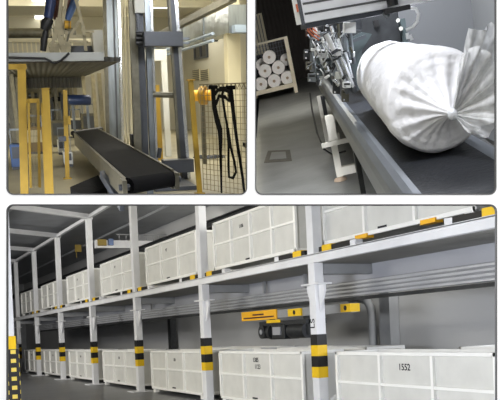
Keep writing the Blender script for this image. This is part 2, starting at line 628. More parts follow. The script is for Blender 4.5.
NM = 0.98
g1, g2 = 'white bins on the floor under the deck', 'white bins up on the deck'
ctr = [9.55, 14.68, 19.68, 24.95, 30.2, 35.4, 40.6]
lower_labels = [
    'white steel bin stencilled 1552, on the floor right of the nearest banded post',
    'white floor bin with two stencilled number rows, left of the nearest banded post',
    'cream steel bin on the floor between second and third banded posts from the right',
    'cream steel bin on the floor between third and fourth banded posts from the right',
    'cream steel bin on the floor between fourth and fifth banded posts from the right',
    'cream bin on the floor between fifth and sixth banded posts from the right',
    'farthest floor bin, half hidden by the column with black and yellow patches']
marks0 = [[('1552', .06, 1.01, .15)], [('1385', .12, 1.06, .14), ('1123', .04, .91, .14)], [('120', .1, 1.0, .11)]]
for k in range(7):
    if k < 3:
        r = make_bin(3, lower_labels[k], g1, marks0[k])
        if k == 2:
            far_bin = r
    else:
        r = copy_tree(far_bin)
        r['label'] = lower_labels[k]
    r.location = (7.56, ctr[k], 0)
rear_labels = ['pale rear bin whose rim shows behind the bin stencilled 1552', 'pale rear bin whose rim shows behind the bin with two number rows',
               'pale rear bin showing behind the second banded post from the right']
rear_proto = make_bin(3, rear_labels[0], 'bins of the rear row under the deck', [])
rear_proto.location = (9.28, 8.2, 0)
for k, y in ((1, 14.9), (2, 19.6)):
    r = copy_tree(rear_proto)
    r['label'] = rear_labels[k]
    r.location = (9.28, y, 0)
upper_labels = [
    'upper bin cut by the top edge, on the deck right of the nearest post',
    'four-column white bin on the deck left of the nearest banded post',
    'three-column white bin on the deck between second and third posts from the right',
    'cream bin on the deck between third and fourth posts from the right',
    'cream bin on the deck between fourth and fifth posts from the right',
    'cream bin on the deck between fifth and sixth posts from the right',
    'farthest bin on the deck, beside the left edge']
uc = [9.8, 14.72, 19.75, 24.75, 30.0, 35.3, 40.8]
UZ = 3.12
u3 = None
for k in range(7):
    if k == 0:
        r = make_bin(3, upper_labels[0], g2, [], -.045)
    elif k == 1:
        r = make_bin(4, upper_labels[1], g2, [('1106', .5, .98, .11)], -.045)
    elif k == 2:
        r = u3 = make_bin(3, upper_labels[2], g2, [('97', .3, 1.0, .11)], -.045)
    else:
        r = copy_tree(u3)
        r['label'] = upper_labels[k]
    r.location = (7.56, uc[k], UZ)
    if k == 0:
        for dy in (.72, -1.0):
            tab = bpy.data.objects.new('orange_tab', MB().box(-.03, .12, dy - .17, dy + .17, .075, .145).mesh('orange_tab'))
            col.objects.link(tab)
            tab.data.materials.append(M['amber'])
            tab.parent = r
            tab['label'] = 'orange tab under the bottom rail'

# overhead rails hung below the deck
rails = Thing(S, 'overhead_rail', 'bundle of pale parallel rails hung beneath the rack deck', 'rail', (8.5, 24, 2.3))
for i in range(4):
    rails.part('rail', MB().box(8.45, 8.55, 5.5, 44, 2.30 + i * .078, 2.345 + i * .078), 'rail_s', bevel=.01)
rails.part('web', MB().box(8.49, 8.52, 5.5, 44, 2.30, 2.60), 'grey_s')
rails.part('cable_tray', MB().box(8.45, 8.6, 5.5, 44, 2.22, 2.28), 'dark_mach', label='dark tray below the rails')
for y in (14, 15.9, 24, 33):
    rails.part('hanger', MB().box(8.47, 8.53, y - .03, y + .03, 2.56, 2.895), 'grey_s')

# hoist trolley below the rails
hz = Thing(S, 'hoist_crane', 'hoist crane with yellow beam ends and dark machinery below the overhead rails', 'crane', (8.3, 14, 1.6))


def sp(u, v, x):
    return S.at(u, v, x=x)


def yz(u0, v0, u1, v1, x):                   # box limits on a plane x
    a, b = sp(u0, v0, x), sp(u1, v1, x)
    zz = sp((u0 + u1) / 2, v0, x).z, sp((u0 + u1) / 2, v1, x).z
    return min(a.y, b.y), max(a.y, b.y), min(zz), max(zz)


HX = 8.3
y0, y1, z0, z1 = yz(244, 303.5, 352, 317, HX)
zm0, zm1 = 1.98, 2.16
hz.part('boom', MB().box(HX - .02, HX + .14, y0, y1, zm0, zm1), 'grey_s', label='grey box beam')
ya, yb = sp(243, 310, HX).y, sp(278, 310, HX).y
sg = hz.part('sign_board', MB().box(HX - .05, HX - .021, yb, ya, zm0 - .02, zm1 + .02), 'amber', label='yellow sign board')
ys = (ya + yb) / 2
hz.part('sign_lettering', text_mesh('W05t-3', .13, (0, -1, 0), (0, 0, 1), (HX - .052, ys, zm1 - .08), hz.base) if False else
        MB().box(HX - .056, HX - .05, ys - .28, ys + .28, zm1 - .09, zm1 - .05).box(HX - .056, HX - .05, yb + .12, ya - .12, zm0 + .025, zm0 + .06), 'brown_b', sg, 'dark printed lines')
for ua, ub in ((290, 303), (343, 353)):
    ya2, yb2 = sp(ua, 310, HX).y, sp(ub, 310, HX).y
    hz.part('buffer', MB().box(HX - .06, HX + .16, yb2, ya2, zm0 + .01, zm1 - .01), 'yellow', label='yellow buffer block')
    hz.part('bolt', MB().tube([(HX - .066, (ya2 + yb2) / 2, (zm0 + zm1) / 2), (HX - .03, (ya2 + yb2) / 2, (zm0 + zm1) / 2)], .05), 'black')
y0, y1, z0, z1 = yz(258, 322, 310, 340, HX)
hz.part('trolley_frame', MB().box(HX - .02, HX + .5, y0 + .1, y1 - .1, z0 + .34, z0 + .44).box(HX + .1, HX + .2, y0 + .3, y0 + .4, z0 + .4, zm0 + .01).box(HX + .1, HX + .2, y1 - .5, y1 - .4, z0 + .4, zm0 + .01), 'dark_mach')
hz.part('motor', MB().tube([(HX + .1, y0 + .2, z0 + .2), (HX + .1, y0 + .9, z0 + .2)], .17, 14), 'dark_mach')
hz.part('gearbox', MB().box(HX - .05, HX + .35, y0 + 1.0, y0 + 1.6, z0 + .02, z0 + .36), 'dark_mach', bevel=.02)
hz.part('drum', MB().tube([(HX + .1, y0 + 1.7, z0 + .2), (HX + .1, y1 - .5, z0 + .2)], .19, 14), 'dark_mach')
hz.part('end_wheel', MB().tube([(HX - .08, y1 - .3, z0 + .2), (HX + .2, y1 - .3, z0 + .2)], .16, 14), 'dark_mach')
hz.part('name_plate', MB().box(HX - .075, HX - .05, y0 + 1.15, y0 + 1.5, z0 + .12, z0 + .3), 'rail_s', label='pale plate on the gearbox')
hz.part('wheel_cap', MB().tube([(HX - .1, y1 - .3, z0 + .2), (HX - .08, y1 - .3, z0 + .2)], .06, 10), 'rail_s')
hz.part('warning_strip', MB().box(HX - .04, HX - .02, y0 + 1.2, y1 - .5, z0 + .40, z0 + .47), 'yellow', label='short yellow strip')
hz.part('hook_block', MB().box(HX + .05, HX + .2, y0 + .1, y0 + .24, z0 + .1, z0 + .5), 'dark_mach')

# film-wrapped bundle by the nearest post
fb = MB()
for (yy, zz, rr) in ((12.35, .22, .22), (11.85, .2, .2), (12.1, .5, .2), (11.7, .5, .16)):
    fb.ball((8.3, yy, zz), rr, 14, 9, (1.6, 1, 1))
solo(S, 'film_bundle', fb, 'film', 'crumpled clear film bundle on the floor behind the nearest banded post', 'film bundle', (8.3, 12, 0))
# grey steel column and bend by the right-hand wall
y0, y1, z0, z1 = yz(379, 300, 391, 345, 11.3)
solo(S, 'wall_column', MB().box(11.3, 11.58, y0, y1, .01, 2.85), 'grey_s', 'pale grey steel column against the wall behind the rack', 'column')
c0 = sp(374, 345, 11.3)
solo(S, 'drain_pipe', MB().tube([(11.35, c0.y + .1, .01), (11.35, c0.y + .1, 2.0), (11.35, c0.y + .16, 2.2), (11.35, c0.y + .3, 2.36), (11.35, c0.y + .6, 2.42), (11.35, c0.y + 1.0, 2.42)], .11, 12),
     'grey_s', 'grey pipe with a bend beside the pale wall column', 'pipe')
c1 = sp(168, 330, 11.2)
solo(S, 'wall_stanchion', MB().box(11.25, 11.5, c1.y - .16, c1.y + .16, .01, 2.84), 'dark_mach', 'dark steel stanchion behind the rack, left of the second banded post', 'column')

# aisle column at the left with painted guard
ac0, ac1 = S.at(7, 340, y=13.0), S.at(18.6, 340, y=13.0)
X0, X1 = ac1.x - .42, ac1.x
cl = Thing(S, 'aisle_column', 'white aisle column with black and yellow patched guard at the left edge', 'column', (X0, 13, 0))
cl.part('shaft', MB().box(X0 + .03, X1 - .06, 13.05, 13.4, .9, 4.2), 'white_s')
cl.part('guard', MB().box(X0, X1, 13.0, 13.45, .005, 1.58), 'checks', label='black guard with yellow patches')
cl.part('collar', MB().box(X0 + .01, X1 - .04, 13.03, 13.42, 1.58, 1.8), 'yellow')
# clutter at the far left below the deck
for (u, v, r, nm, lab) in ((33, 346, .35, 'wrapped_pallet_load', 'grey wrapped load above the far bins at the left edge'),):
    q = S.at(u, v, x=7.0)
solo(S, 'wrapped_load', MB().box(6.55, 7.05, 41.0, 42.2, .005, 1.62).box(6.6, 6.95, 41.2, 41.8, 1.62, 1.8), 'grey_s', 'grey wrapped pallet load standing by the far left bins', 'load', bevel=.06)

# overhead travelling crane far above the aisle, and conduits
cr = Thing(S, 'bridge_crane', 'pale bridge crane beam with yellow end above the far upper bins', 'crane', (8.5, 28, 5.4))
q0, q1 = S.at(95, 243, y=30.5), S.at(135, 250, y=30.5)
cr.part('girder', MB().box(q0.x, q0.x + 3.2, 30.3, 30.6, q0.z - .22, q0.z + .1), 'white_s')
cr.part('end_carriage', MB().box(q0.x + .05, q0.x + .4, 30.2, 30.7, q0.z - .14, q0.z + .12), 'ochre', label='yellow end carriage')
cr.part('motor', MB().box(q0.x + .5, q0.x + .7, 30.2, 30.62, q0.z - .12, q0.z + .15), 'blue_l', label='blue motor')
for i in range(8):
    cr.part('railing_post', MB().box(q0.x + 1 + i * .3, q0.x + 1.03 + i * .3, 30.4, 30.43, q0.z + .1, q0.z + .36), 'grey_s')
cr.part('railing', MB().box(q0.x + .9, q0.x + 3.2, 30.39, 30.44, q0.z + .34, q0.z + .38), 'grey_s')
q2 = S.at(77, 252, y=36.5)
solo(S, 'hanging_sign', MB().box(q2.x - .1, q2.x + .2, 36.4, 36.5, q2.z + .0, q2.z + .35).box(q2.x - .06, q2.x - .03, 36.44, 36.47, q2.z + .35, 5.7), 'ochre', 'dull yellow box hanging far down the aisle near the roof', 'sign')
pa, pb = S.at(145, 243, x=9.4), S.at(250, 209, x=9.4)
zc = 5.1
solo(S, 'runway_beam', MB().box(9.3, 9.5, 15.2, 60, zc - .2, zc).box(9.2, 9.6, 15.2, 60, zc - .03, zc).box(9.2, 9.6, 15.2, 60, zc - .2, zc - .17), 'dark_mach', 'dark crane runway beam above the rear of the upper bins', 'beam')
pc = S.at(122, 234, z=6.0)
pc.z = 6.12
solo(S, 'conduit', MB().tube([(pc.x, 24.2, 6.27), (pc.x, 60, 6.27)], .05, 8), 'rail_s', 'thin pale conduit running along under the roof beams', 'pipe')
for i in range(9):
    pass

# ================================================================== CUTTING HALL (upper left)
a = A.at


def quadfloor(bay, pts, t=.06):
    return MB().prism(pts, (0, 0, -t))


YB = 26.0
XR = a(185, 95, y=YB).x
fl0, fl1 = a(-600, 199, z=0), a(250.6, 199, z=0)
r2 = a(250.6, 150, z=0)
struct(A, 'floor_beige', quadfloor(A, [fl0, fl1, r2, V((XR + .6, YB, 0)), V((fl0.x - 2, YB, 0))]), 'floor_a')
CZ = A.h + 67 / 750 * YB
struct(A, 'wall_far', MB().box(-6, XR + .1, YB, YB + .2, 0, CZ), 'wall_a')
cyn = a(249.5, 40, x=XR).y
wr = struct(A, 'wall_side', MB().box(XR, XR + .15, cyn + .1, YB, 0, CZ), 'wall_a')
struct(A, 'wall_left_side', MB().box(-4.2, -4, 6, YB, 0, CZ), 'wall_a')
struct(A, 'ceiling_ivory', MB().box(-6, XR + .15, 12, YB, CZ, CZ + .1), 'ceil_a')
for k, y in enumerate((13.5, 17.5, 21.5)):
    struct(A, 'trim_%d' % (5 + k), MB().box(-6, XR, y - .08, y + .08, CZ - .16, CZ - .001), 'ceil_a')
struct(A, 'trim_8', MB().box(-6, XR, YB - .06, YB - .005, CZ - .75, CZ - .68), 'cream')
# window and vents on the side wall
p0, p1 = a(195.5, 40, x=XR), a(208, 57, x=XR)
wz0, wz1 = a(202, 57, x=XR).z, a(202, 39, x=XR).z
w1 = Thing(A, 'window_1', 'dark window high in the side wall beside the silver duct', 'window', (XR, p0.y, wz0))
w1.root['kind'] = 'structure'
w1.part('pane', MB().box(XR - .03, XR - .01, p1.y, p0.y, wz0, wz1), 'dark_glass')
w1.part('window_frame', MB().box(XR - .06, XR - .005, p1.y - .1, p1.y, wz0 - .05, wz1 + .05).box(XR - .06, XR - .005, p0.y, p0.y + .1, wz0 - .05, wz1 + .05)
        .box(XR - .06, XR - .005, (p0.y + p1.y) / 2 - .06, (p0.y + p1.y) / 2 + .06, wz0, wz1).box(XR - .06, XR - .005, p1.y, p0.y, wz0 - .05, wz0).box(XR - .06, XR - .005, p1.y, p0.y, wz1, wz1 + .05), 'steel_dark')
for i, (u0, u1, lab) in enumerate(((193.5, 200.5, 'louvred grey vent under the left half of the dark window'), (201.5, 209.5, 'louvred grey vent under the right half of the dark window'))):
    b0, b1 = a(u0, 74, x=XR), a(u1, 74, x=XR)
    z0, z1 = a(u0, 81, x=XR).z, a(u0, 70, x=XR).z
    vt = Thing(A, 'wall_vent', lab, 'vent', (XR, b1.y, z0), 'vents under the dark window')
    vt.part('frame', MB().box(XR - .03, XR - .006, b1.y, b0.y, z0, z1), 'cream')
    sl_ = MB()
    for j in range(6):
        zz = z0 + (z1 - z0) * (j + .5) / 6
        sl_.box(XR - .045, XR - .03, b1.y + .05, b0.y - .05, zz - .02, zz + .012)
    vt.part('louvre', sl_, 'galv_dull')
# cream pillar by the right edge
pp0, pp1 = a(228.5, 90, y=15), a(252, 90, y=15)
yq = 15
struct(A, 'trim_9', MB().box(pp0.x, pp0.x + .26, yq, yq + .3, .0, CZ), 'cream')
pq = a(232, 60, y=13.2)
# ceiling lights
for i, (u, v, lab) in enumerate(((43, 17, 'ceiling light panel over the left end of the hall, lower of two'), (42, -1, 'ceiling light panel at the top edge over the blue tubes'),
                                 (163, 6, 'ceiling light panel between the steel masts and the silver duct'), (151, 20, 'small far ceiling light panel beside the middle mast'))):
    q = a(u, v, z=CZ - .05)
    L = Thing(A, 'ceiling_light', lab, 'light', (q.x, q.y, CZ - .08), 'ceiling lights of the cutting hall')
    L.part('housing', MB().box(q.x - .27, q.x + .27, q.y - .45, q.y + .45, CZ - .05, CZ - .002), 'white_a')
    L.part('diffuser', MB().box(q.x - .24, q.x + .24, q.y - .42, q.y + .42, CZ - .07, CZ - .05), 'lamp')
# silver duct along the side wall
dz1, dz0 = a(232, 5, y=14.4), a(232, 31, y=14.4)
dx = dz1.x
d = Thing(A, 'air_duct', 'large silver air duct running along the side wall under the ceiling', 'duct', (dx, 15, dz0.z))
d.part('duct_body', MB().box(dx, dx + .28, 14.6, 24.5, dz0.z, dz1.z), 'duct')
for y in (14.6, 17.0, 19.6, 22.2, 24.4):
    d.part('flange', MB().box(dx - .025, dx + .3, y - .05, y + .05, dz0.z - .025, dz1.z + .025), 'galv')
d.part('inlet', MB().box(dx + .02, dx + .26, 14.3, 14.6, dz0.z - .03, dz0.z + .1), 'blue_p', label='pale blue collar')
bq = a(230, -1, y=12.6)
solo(A, 'cable_tray', MB().box(bq.x - .06, bq.x + .06, 12.4, 25.5, bq.z - .06, bq.z + .05), 'galv_dull', 'long dark beam running diagonally overhead in front of the duct', 'beam')
for i, (v, lab) in enumerate(((37.5, 'upper thin blue pipe below the silver duct'), (43.5, 'lower thin blue pipe below the silver duct'))):
    q = a(215, v - 4 + i, y=14.5)
    solo(A, 'pipe', MB().tube([(q.x - .04, 14.5, q.z), (q.x - .04, 25, q.z)], .03, 8), 'blue_p', lab, 'pipe', group='thin blue pipes under the duct')

# raised machine deck on the left
DY = 12.0
D0, D1 = a(0, 61, y=DY), a(104, 61, y=DY)
zd0, zd1 = a(60, 61, y=DY).z, a(60, 52.5, y=DY).z
dk = Thing(A, 'raised_deck', 'raised grey machine deck with ribbed underside on the left', 'platform', (.2, DY, 0))
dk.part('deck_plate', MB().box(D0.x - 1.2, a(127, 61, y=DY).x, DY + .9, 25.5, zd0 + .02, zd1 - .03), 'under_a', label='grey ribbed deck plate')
dk.part('edge_beam', MB().box(D0.x - 1.2, D1.x, DY - .02, DY + .05, zd0, zd1).box(D0.x - 1.2, D1.x, DY + .05, DY + .95, zd0 + .03, zd1 - .02), 'edge_a')
for i, u in enumerate((76, 85, 94.5, 101)):
    q = a(u, 100, y=(24.5, 22.5, 21, 20)[i])
    y = (24.5, 22.5, 21, 20)[i]
    dk.part('post', MB().box(q.x - .05, q.x + .05, y, y + .1, 0.004, zd0 + .02), 'beige_d')
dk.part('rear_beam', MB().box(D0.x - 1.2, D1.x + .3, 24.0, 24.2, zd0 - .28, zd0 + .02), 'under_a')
q = a(12, 100, y=15)
for i, (u, y) in enumerate(((9.5, 17), (14, 20), (19, 23))):
    q = a(u, 100, y=y)
    dk.part('post', MB().box(q.x - .05, q.x + .05, y, y + .1, 0.004, zd0 + .02), 'galv_dull')
rr = MB()
zr = a(30, 40, y=14).z
rr.box(D0.x - 1, D1.x, 14, 14.05, zr - .03, zr + .02)
dk.part('handrail', rr, 'cream')
for i in range(20):
    x = D0.x - .3 + i * .075
    if x < D1.x - .35:
        dk.part('baluster', MB().box(x - .012, x + .012, 14.01, 14.04, zd1 - .04, zr), 'cream')
q = a(50, 33, y=15.5)
dk.part('cross_pipe', MB().tube([(D0.x - 1, 15.5, q.z), (D1.x - .2, 15.5, q.z)], .09, 10), 'galv_dull')
c0, c1 = a(94, 52, y=12.6), a(104, 30, y=12.6)
dk.part('control_cabinet', MB().box(c0.x, c1.x - .02, 12.6, 13.1, zd1 - .04, c1.z), 'white_a', label='white cabinet on the deck')
c0, c1 = a(70, 51, y=13), a(94, 47, y=13)
dk.part('machine_block', MB().box(c0.x, c1.x, 13, 13.5, zd1 - .04, c1.z + .02), 'steel_dark')
pts = [a(u, v, y=DY - .06) for u, v in ((4, 57.5), (25, 58), (45, 58.5), (49, 60.5), (52, 62.5), (56, 63), (61, 60.5), (66, 56), (69, 53))]
solo(A, 'hose', MB().tube(pts, .016, 8), 'black', 'black hose clipped along the deck edge with a hanging loop', 'hose')
bl = pts[2]
# overhead manipulator standing on the deck
mp = Thing(A, 'manipulator', 'pale tangled gripper manipulator with blue tubes standing on the raised deck', 'machine', (a(60, 52, y=12.4).x, 12.4, zd1))
Y = 12.4


def P(u, v, y=Y):
    return a(u, v, y=y)


mp.part('blue_arm', MB().tube([P(52, -12), P(50.5, 4), P(48, 18)], [.075, .075, .07], 12), 'blue_a', label='dark blue tube')
mp.part('blue_arm', MB().tube([P(78, -12, 12.6), P(73, 6, 12.6), P(67, 20, 12.6)], [.06, .055, .05], 12), 'blue_l', label='mid blue tube')
hd = mp.part('drive_head', MB().tube([P(50, 18), P(46, 24), P(44, 30)], [.06, .09, .06], 12).tube([P(46, 30), P(44, 40), P(43, 51)], [.04, .055, .045], 10), 'black')
mp.part('head_ring', MB().tube([P(44, 27), P(51, 25)], .05, 10), 'steel_dark', hd)
for (u0, v0, u1, v1, w) in ((62, -6, 58, 30, .05), (67, -6, 62, 28, .05), (75, -4, 83, 27, .045), (83, 27, 86, 51, .045), (80, 20, 70, 36, .04), (66, 36, 86, 37, .045), (68, 41, 88, 42, .035),
                            (58, 18, 55, 40, .06), (62, 24, 62, 50, .06), (55, 34, 51, 52, .05), (66, 30, 69, 51, .05), (50, 46, 71, 47, .06), (58, 30, 66, 44, .04), (84, 31, 94, 31.5, .03)):
    mp.part('frame_bar', MB().bar(P(u0, v0), P(u1, v1), w, w), 'beige_d')
mp.part('frame_plate', MB().box(P(58, 40).x, P(63, 40).x, Y - .05, Y + .08, P(60, 48).z, P(60, 20).z), 'beige_d')
mp.part('dark_column', MB().bar(P(60, -8, 12.7), P(57, 20, 12.7), .11, .11), 'brown_b', label='dark column')
mp.part('dark_column', MB().bar(P(69, -8, 12.7), P(66, 18, 12.7), .1, .1), 'brown_b', label='dark column')
yr = mp.part('yellow_motor', MB().tube([P(64.5, 24.5, 12.3), P(71, 25, 12.3)], .055, 12), 'yel_a', label='small yellow motor')
mp.part('motor_band', MB().tube([P(68.5, 24.7, 12.3), P(69.5, 24.8, 12.3)], .058, 12), 'black', yr)
random.seed(9)
for i in range(16):
    u, v = random.uniform(50, 70), random.uniform(18, 40)
    mp.part('frame_bar' if i % 3 else 'air_hose', MB().bar(P(u, v, 12.35 + .1 * random.random()), P(u + random.uniform(-5, 5), v + random.uniform(6, 13), 12.4), .022, .022), random.choice(['beige_d', 'galv_dull', 'steel_dark', 'cream', 'black']))
for u in (52, 57, 63, 68):
    mp.part('gripper_foot', MB().box(P(u, 50).x - .035, P(u, 50).x + .035, Y - .06, Y + .06, zd1 + .002, zd1 + .1), 'beige_d')

# lifting masts of the cutter
ml = Thing(A, 'lift_mast', 'tall galvanised three-mast lift frame with chain and grey cross box', 'lift frame', a(150, 150, y=11))


def vpost(u0, v0, u1, v1, y, w, dpt):
    return MB().bar(a(u0, v0, y=y), a(u1, v1, y=y), w, dpt, (0, 1, 0))


px1 = 11.0 / 750
yA = 17.4
g = ml.part('front_mast', vpost(109.5, -14, 114.5, 147.5, yA, .275, .2), 'galv')
ml.part('mast_flange', vpost(118.5, -14, 122.5, 147.5, yA - .06, .05, .12), 'chrome', g)
ml.part('mast_flange', vpost(104, -14, 108.2, 147.5, yA - .07, .07, .12), 'galv_dull', g)
ml.part('mast_groove', vpost(113, -14, 117.6, 147.5, yA - .105, .037, .02), 'steel_dark', g)
for u in (121.2, 124.2, 128):
    ml.part('guide_rod', MB().tube([a(u, -14, y=12.9), a(u + 4.0, 150, y=12.9)], .016, 8), 'cream')
yB = 11.2
g = ml.part('middle_mast', vpost(131.5, -14, 138.5, 165, yB, .10, .12), 'galv_dull')
ml.part('mast_plate', vpost(138.5, -14, 145.5, 165, yB + .03, .1, .06), 'steel_dark', g)
ml.part('mast_edge', vpost(146.0, -14, 152.6, 168, yB - .02, .07, .14), 'galv', g)
ml.part('mast_edge', vpost(150.2, -14, 156.6, 168, yB - .03, .03, .13), 'chrome', g)
ch = MB()
for i in range(26):
    t0 = i / 25
    q = a(138 + t0 * 1.6, 12 + 34 * t0, y=yB - .12)
    ch.box(q.x - .022 + (.012 if i % 2 else -.012), q.x + .022 + (.012 if i % 2 else -.012), q.y, q.y + .02, q.z - .009, q.z + .009)
ml.part('chain', ch, 'steel_dark')
q = a(139.5, 5, y=yB - .15)
ml.part('chain_bracket', MB().box(q.x - .07, q.x + .07, q.y, q.y + .08, q.z - .1, q.z + .09), 'white_a', bevel=.01)
yC = 11.0
g = ml.part('rear_mast', vpost(171, -14, 185, 186, yC, .13, .12), 'steel_dark')
ml.part('mast_edge', vpost(174.2, -14, 189, 186, yC - .02, .045, .14), 'chrome', g)
ml.part('mast_edge', vpost(167.6, -14, 181, 186, yC - .01, .025, .13), 'galv_dull', g)
b0, b1 = a(144.5, 46.5, y=10.75), a(182.5, 31.5, y=10.75)
bx = ml.part('cross_box', MB().box(b0.x, b1.x, 10.72, 10.92, b0.z, b1.z), 'steel_dark', bevel=.008, label='dark grey cross box')
for v in (34, 38.5, 43):
    q0, q1 = a(136, v, y=10.9), a(144, v, y=10.9)
    ml.part('roller', MB().tube([q0, q1], .03, 8), 'black', bx)
ml.part('box_lip', MB().box(b1.x, b1.x + .1, 10.8, 10.9, b0.z + .03, b0.z + .06).box(b1.x, b1.x + .1, 10.8, 10.9, b1.z - .1, b1.z - .07), 'galv', bx)
q0, q1 = a(153, 94.5, y=11.1), a(178, 95.5, y=11.1)
ml.part('cross_pipe', MB().tube([q0, q1], .04, 10), 'galv_dull')
q0, q1 = a(164, 173, y=10.6), a(193, 159, y=10.6)
ml.part('foot_plate', MB().box(q0.x, q1.x, 10.55, 10.8, q0.z, q1.z), 'steel_dark')
q0, q1 = a(154, 197, y=9.8), a(194, 184, y=9.8)
ml.part('base_box', MB().box(q0.x, q1.x, 9.6, 10.6, .004, q1.z), 'steel_dark')
ml.part('sensor', MB().tube([a(158.5, 158, y=10.5), a(160, 148, y=10.5)], .03, 8), 'steel_dark')
q0, q1 = a(131.5, 150, y=11.9), a(139, 134, y=11.9)
ml.part('motor_block', MB().box(q0.x, q1.x, 11.8, 12.05, q0.z, q1.z), 'black')

# belt conveyor
cv = Thing(A, 'belt_conveyor', 'black belt conveyor sloping away between the steel masts', 'conveyor', (.95, 7.6, 0))
NL, NR, FR, FL = a(128, 178, z=.45), a(172, 171.5, z=.45), a(97, 128.5, z=.47), a(75.5, 132.5, z=.47)
dn = V((0, 0, -1))
nrm = (NL - FL).normalized()
bm_ = MB().hexa([NL + dn * .03, NR + dn * .03, FR + dn * .03, FL + dn * .03], [NL, NR, FR, FL])
ax = NR - NL
mid = dn * .075 - nrm * .02
bm_.tube([NL + mid, NR + mid], .076, 16)
bm_.tube([FL + mid, FR + mid], .06, 16)
bm_.hexa([NL + dn * .15, NR + dn * .15, FR + dn * .13, FL + dn * .13], [NL + dn * .12, NR + dn * .12, FR + dn * .11, FL + dn * .11])
cv.part('belt', bm_, 'belt')
lt = -(ax.normalized())
cv.part('side_frame', MB().hexa([NL + lt * .005 - nrm * .05 + dn * .01, FL + lt * .005 + dn * .0, FL + lt * .005 + dn * .24, NL + lt * .005 - nrm * .05 + dn * .21],
                                [NL + lt * .05 - nrm * .05 + dn * .01, FL + lt * .05 + dn * .0, FL + lt * .05 + dn * .24, NL + lt * .05 - nrm * .05 + dn * .21]), 'galv_dull')
cv.part('side_frame', MB().hexa([NR - lt * .005 - nrm * .05 + V((0, 0, .015)), FR - lt * .005 + V((0, 0, .015)), FR - lt * .005 + dn * .2, NR - lt * .005 - nrm * .05 + dn * .18],
                                [NR - lt * .04 - nrm * .05 + V((0, 0, .015)), FR - lt * .04 + V((0, 0, .015)), FR - lt * .04 + dn * .2, NR - lt * .04 - nrm * .05 + dn * .18]), 'galv_dull')
for e, s_ in ((NL + lt * .06, 1), (NR - lt * .05, 1)):
    pl = cv.part('end_bracket', MB().box(e.x - .02, e.x + .02, e.y - .1, e.y + .16, e.z - .17, e.z - .01), 'galv_dull')
    cv.part('axle_nut', MB().tube([V((e.x - .05, e.y, e.z - .08)), V((e.x + .05, e.y, e.z - .08))], .03, 8), 'steel_dark', pl)
for (u, v, y) in ((112, 190, 9.4), (121, 192, 8.6), (150, 190, 9.0), (96, 150, 14)):
    q = a(u, v, y=y)
    cv.part('leg', MB().box(q.x - .035, q.x + .035, y - .03, y + .03, .004, .34), 'galv')
q = a(118, 186, y=8.3)
cv.part('pivot_arm', MB().bar((q.x - .12, 8.9, .32), (q.x + .02, 8.2, .03), .05, .09), 'steel_dark')
cv.part('tail_roller', MB().tube([FL + V((-.05, .1, -.02)), FR + V((.1, .1, -.02))], .05, 12), 'black')

# black chute lying at the conveyor's foot
q = [a(70, 187, z=.16), a(98, 175, z=.2), a(107, 187, z=.1), a(82, 197, z=.1)]
solo(A, 'metal_chute', MB().hexa([V((p_.x, p_.y, .004)) for p_ in q], q), 'belt', 'black sheet chute on the floor left of the conveyor foot', 'chute')

# yellow guards, left
gf = Thing(A, 'guard_gate', 'yellow square-tube guard gate with top rail at the left edge', 'gate', a(21, 195, z=0))
yg = a(22, 197, z=0).y


def ypost(u0, v0, u1, v1, y, w=.085):
    return MB().bar(a(u0, v0, y=y), a(u1, v1, y=y), w, w, (0, 1, 0))


gf.part('post', MB().bar(a(21.5, 65, y=yg), V((a(24.5, 195, y=yg).x, yg, .004)), .095, .08, (0, 1, 0)), 'yel_dim')
tl, tr_ = a(-6, 67, y=yg), a(23, 67, y=yg)
gf.part('top_rail', MB().box(tl.x, tr_.x + .04, yg - .04, yg + .04, tl.z - .03, tl.z + .03), 'yel_dim')
y2 = yg + .25
gi = gf.part('inner_frame', MB().bar(a(28.5, 101, y=y2), V((a(31, 190, y=y2).x, y2, .08)), .03, .04, (0, 1, 0)).bar(a(38, 100, y=y2), V((a(40, 190, y=y2).x, y2, .08)), .035, .04, (0, 1, 0))
             .bar(a(26, 101, y=y2), a(39, 100.5, y=y2), .04, .05), 'yel_dim')
ms = MB()
for i in range(8):
    u = 28 + i * 1.5
    ms.bar(a(u, 102, y=y2), a(u + 2.2, 188, y=y2), .005, .005)
for i in range(12):
    v = 108 + i * 7
    ms.bar(a(28.5, v, y=y2), a(40, v, y=y2), .005, .005)
gf.part('wire_mesh', ms, 'mesh_a', gi)
yp = yg - .35
gp = Thing(A, 'guard_post', 'thick yellow guard post just right of the guard gate', 'post', a(48, 197, y=yp))
zt = a(45.5, 89, y=yp)
gp.part('post', MB().bar(zt, V((a(50, 195, y=yp).x, yp, .004)), .085, .085, (0, 1, 0)), 'yel_dim')
gp.part('side_strip', MB().bar(a(42.2, 103, y=yp), V((a(45.8, 195, y=yp).x, yp, .004)), .03, .06, (0, 1, 0)), 'yel_dim')
gp.part('cap', MB().box(zt.x - .05, zt.x + .05, yp - .05, yp + .05, zt.z, zt.z + .012), 'yel_dim')


def slim(u0, v0, u1, v1, w, lab, nm='guard_post', lean=True, m='yel_dim'):
    f = a(u1, v1, z=0)
    t = a(u0, v0, y=f.y)
    T = Thing(A, nm, lab, 'post', f)
    T.part('post', MB().bar(t, f + V((0, 0, .006)), w, w, (0, 1, 0)), m)
    T.part('base_plate', MB().box(f.x - w, f.x + w, f.y - w, f.y + w, .002, .02), m)
    return T, t, f


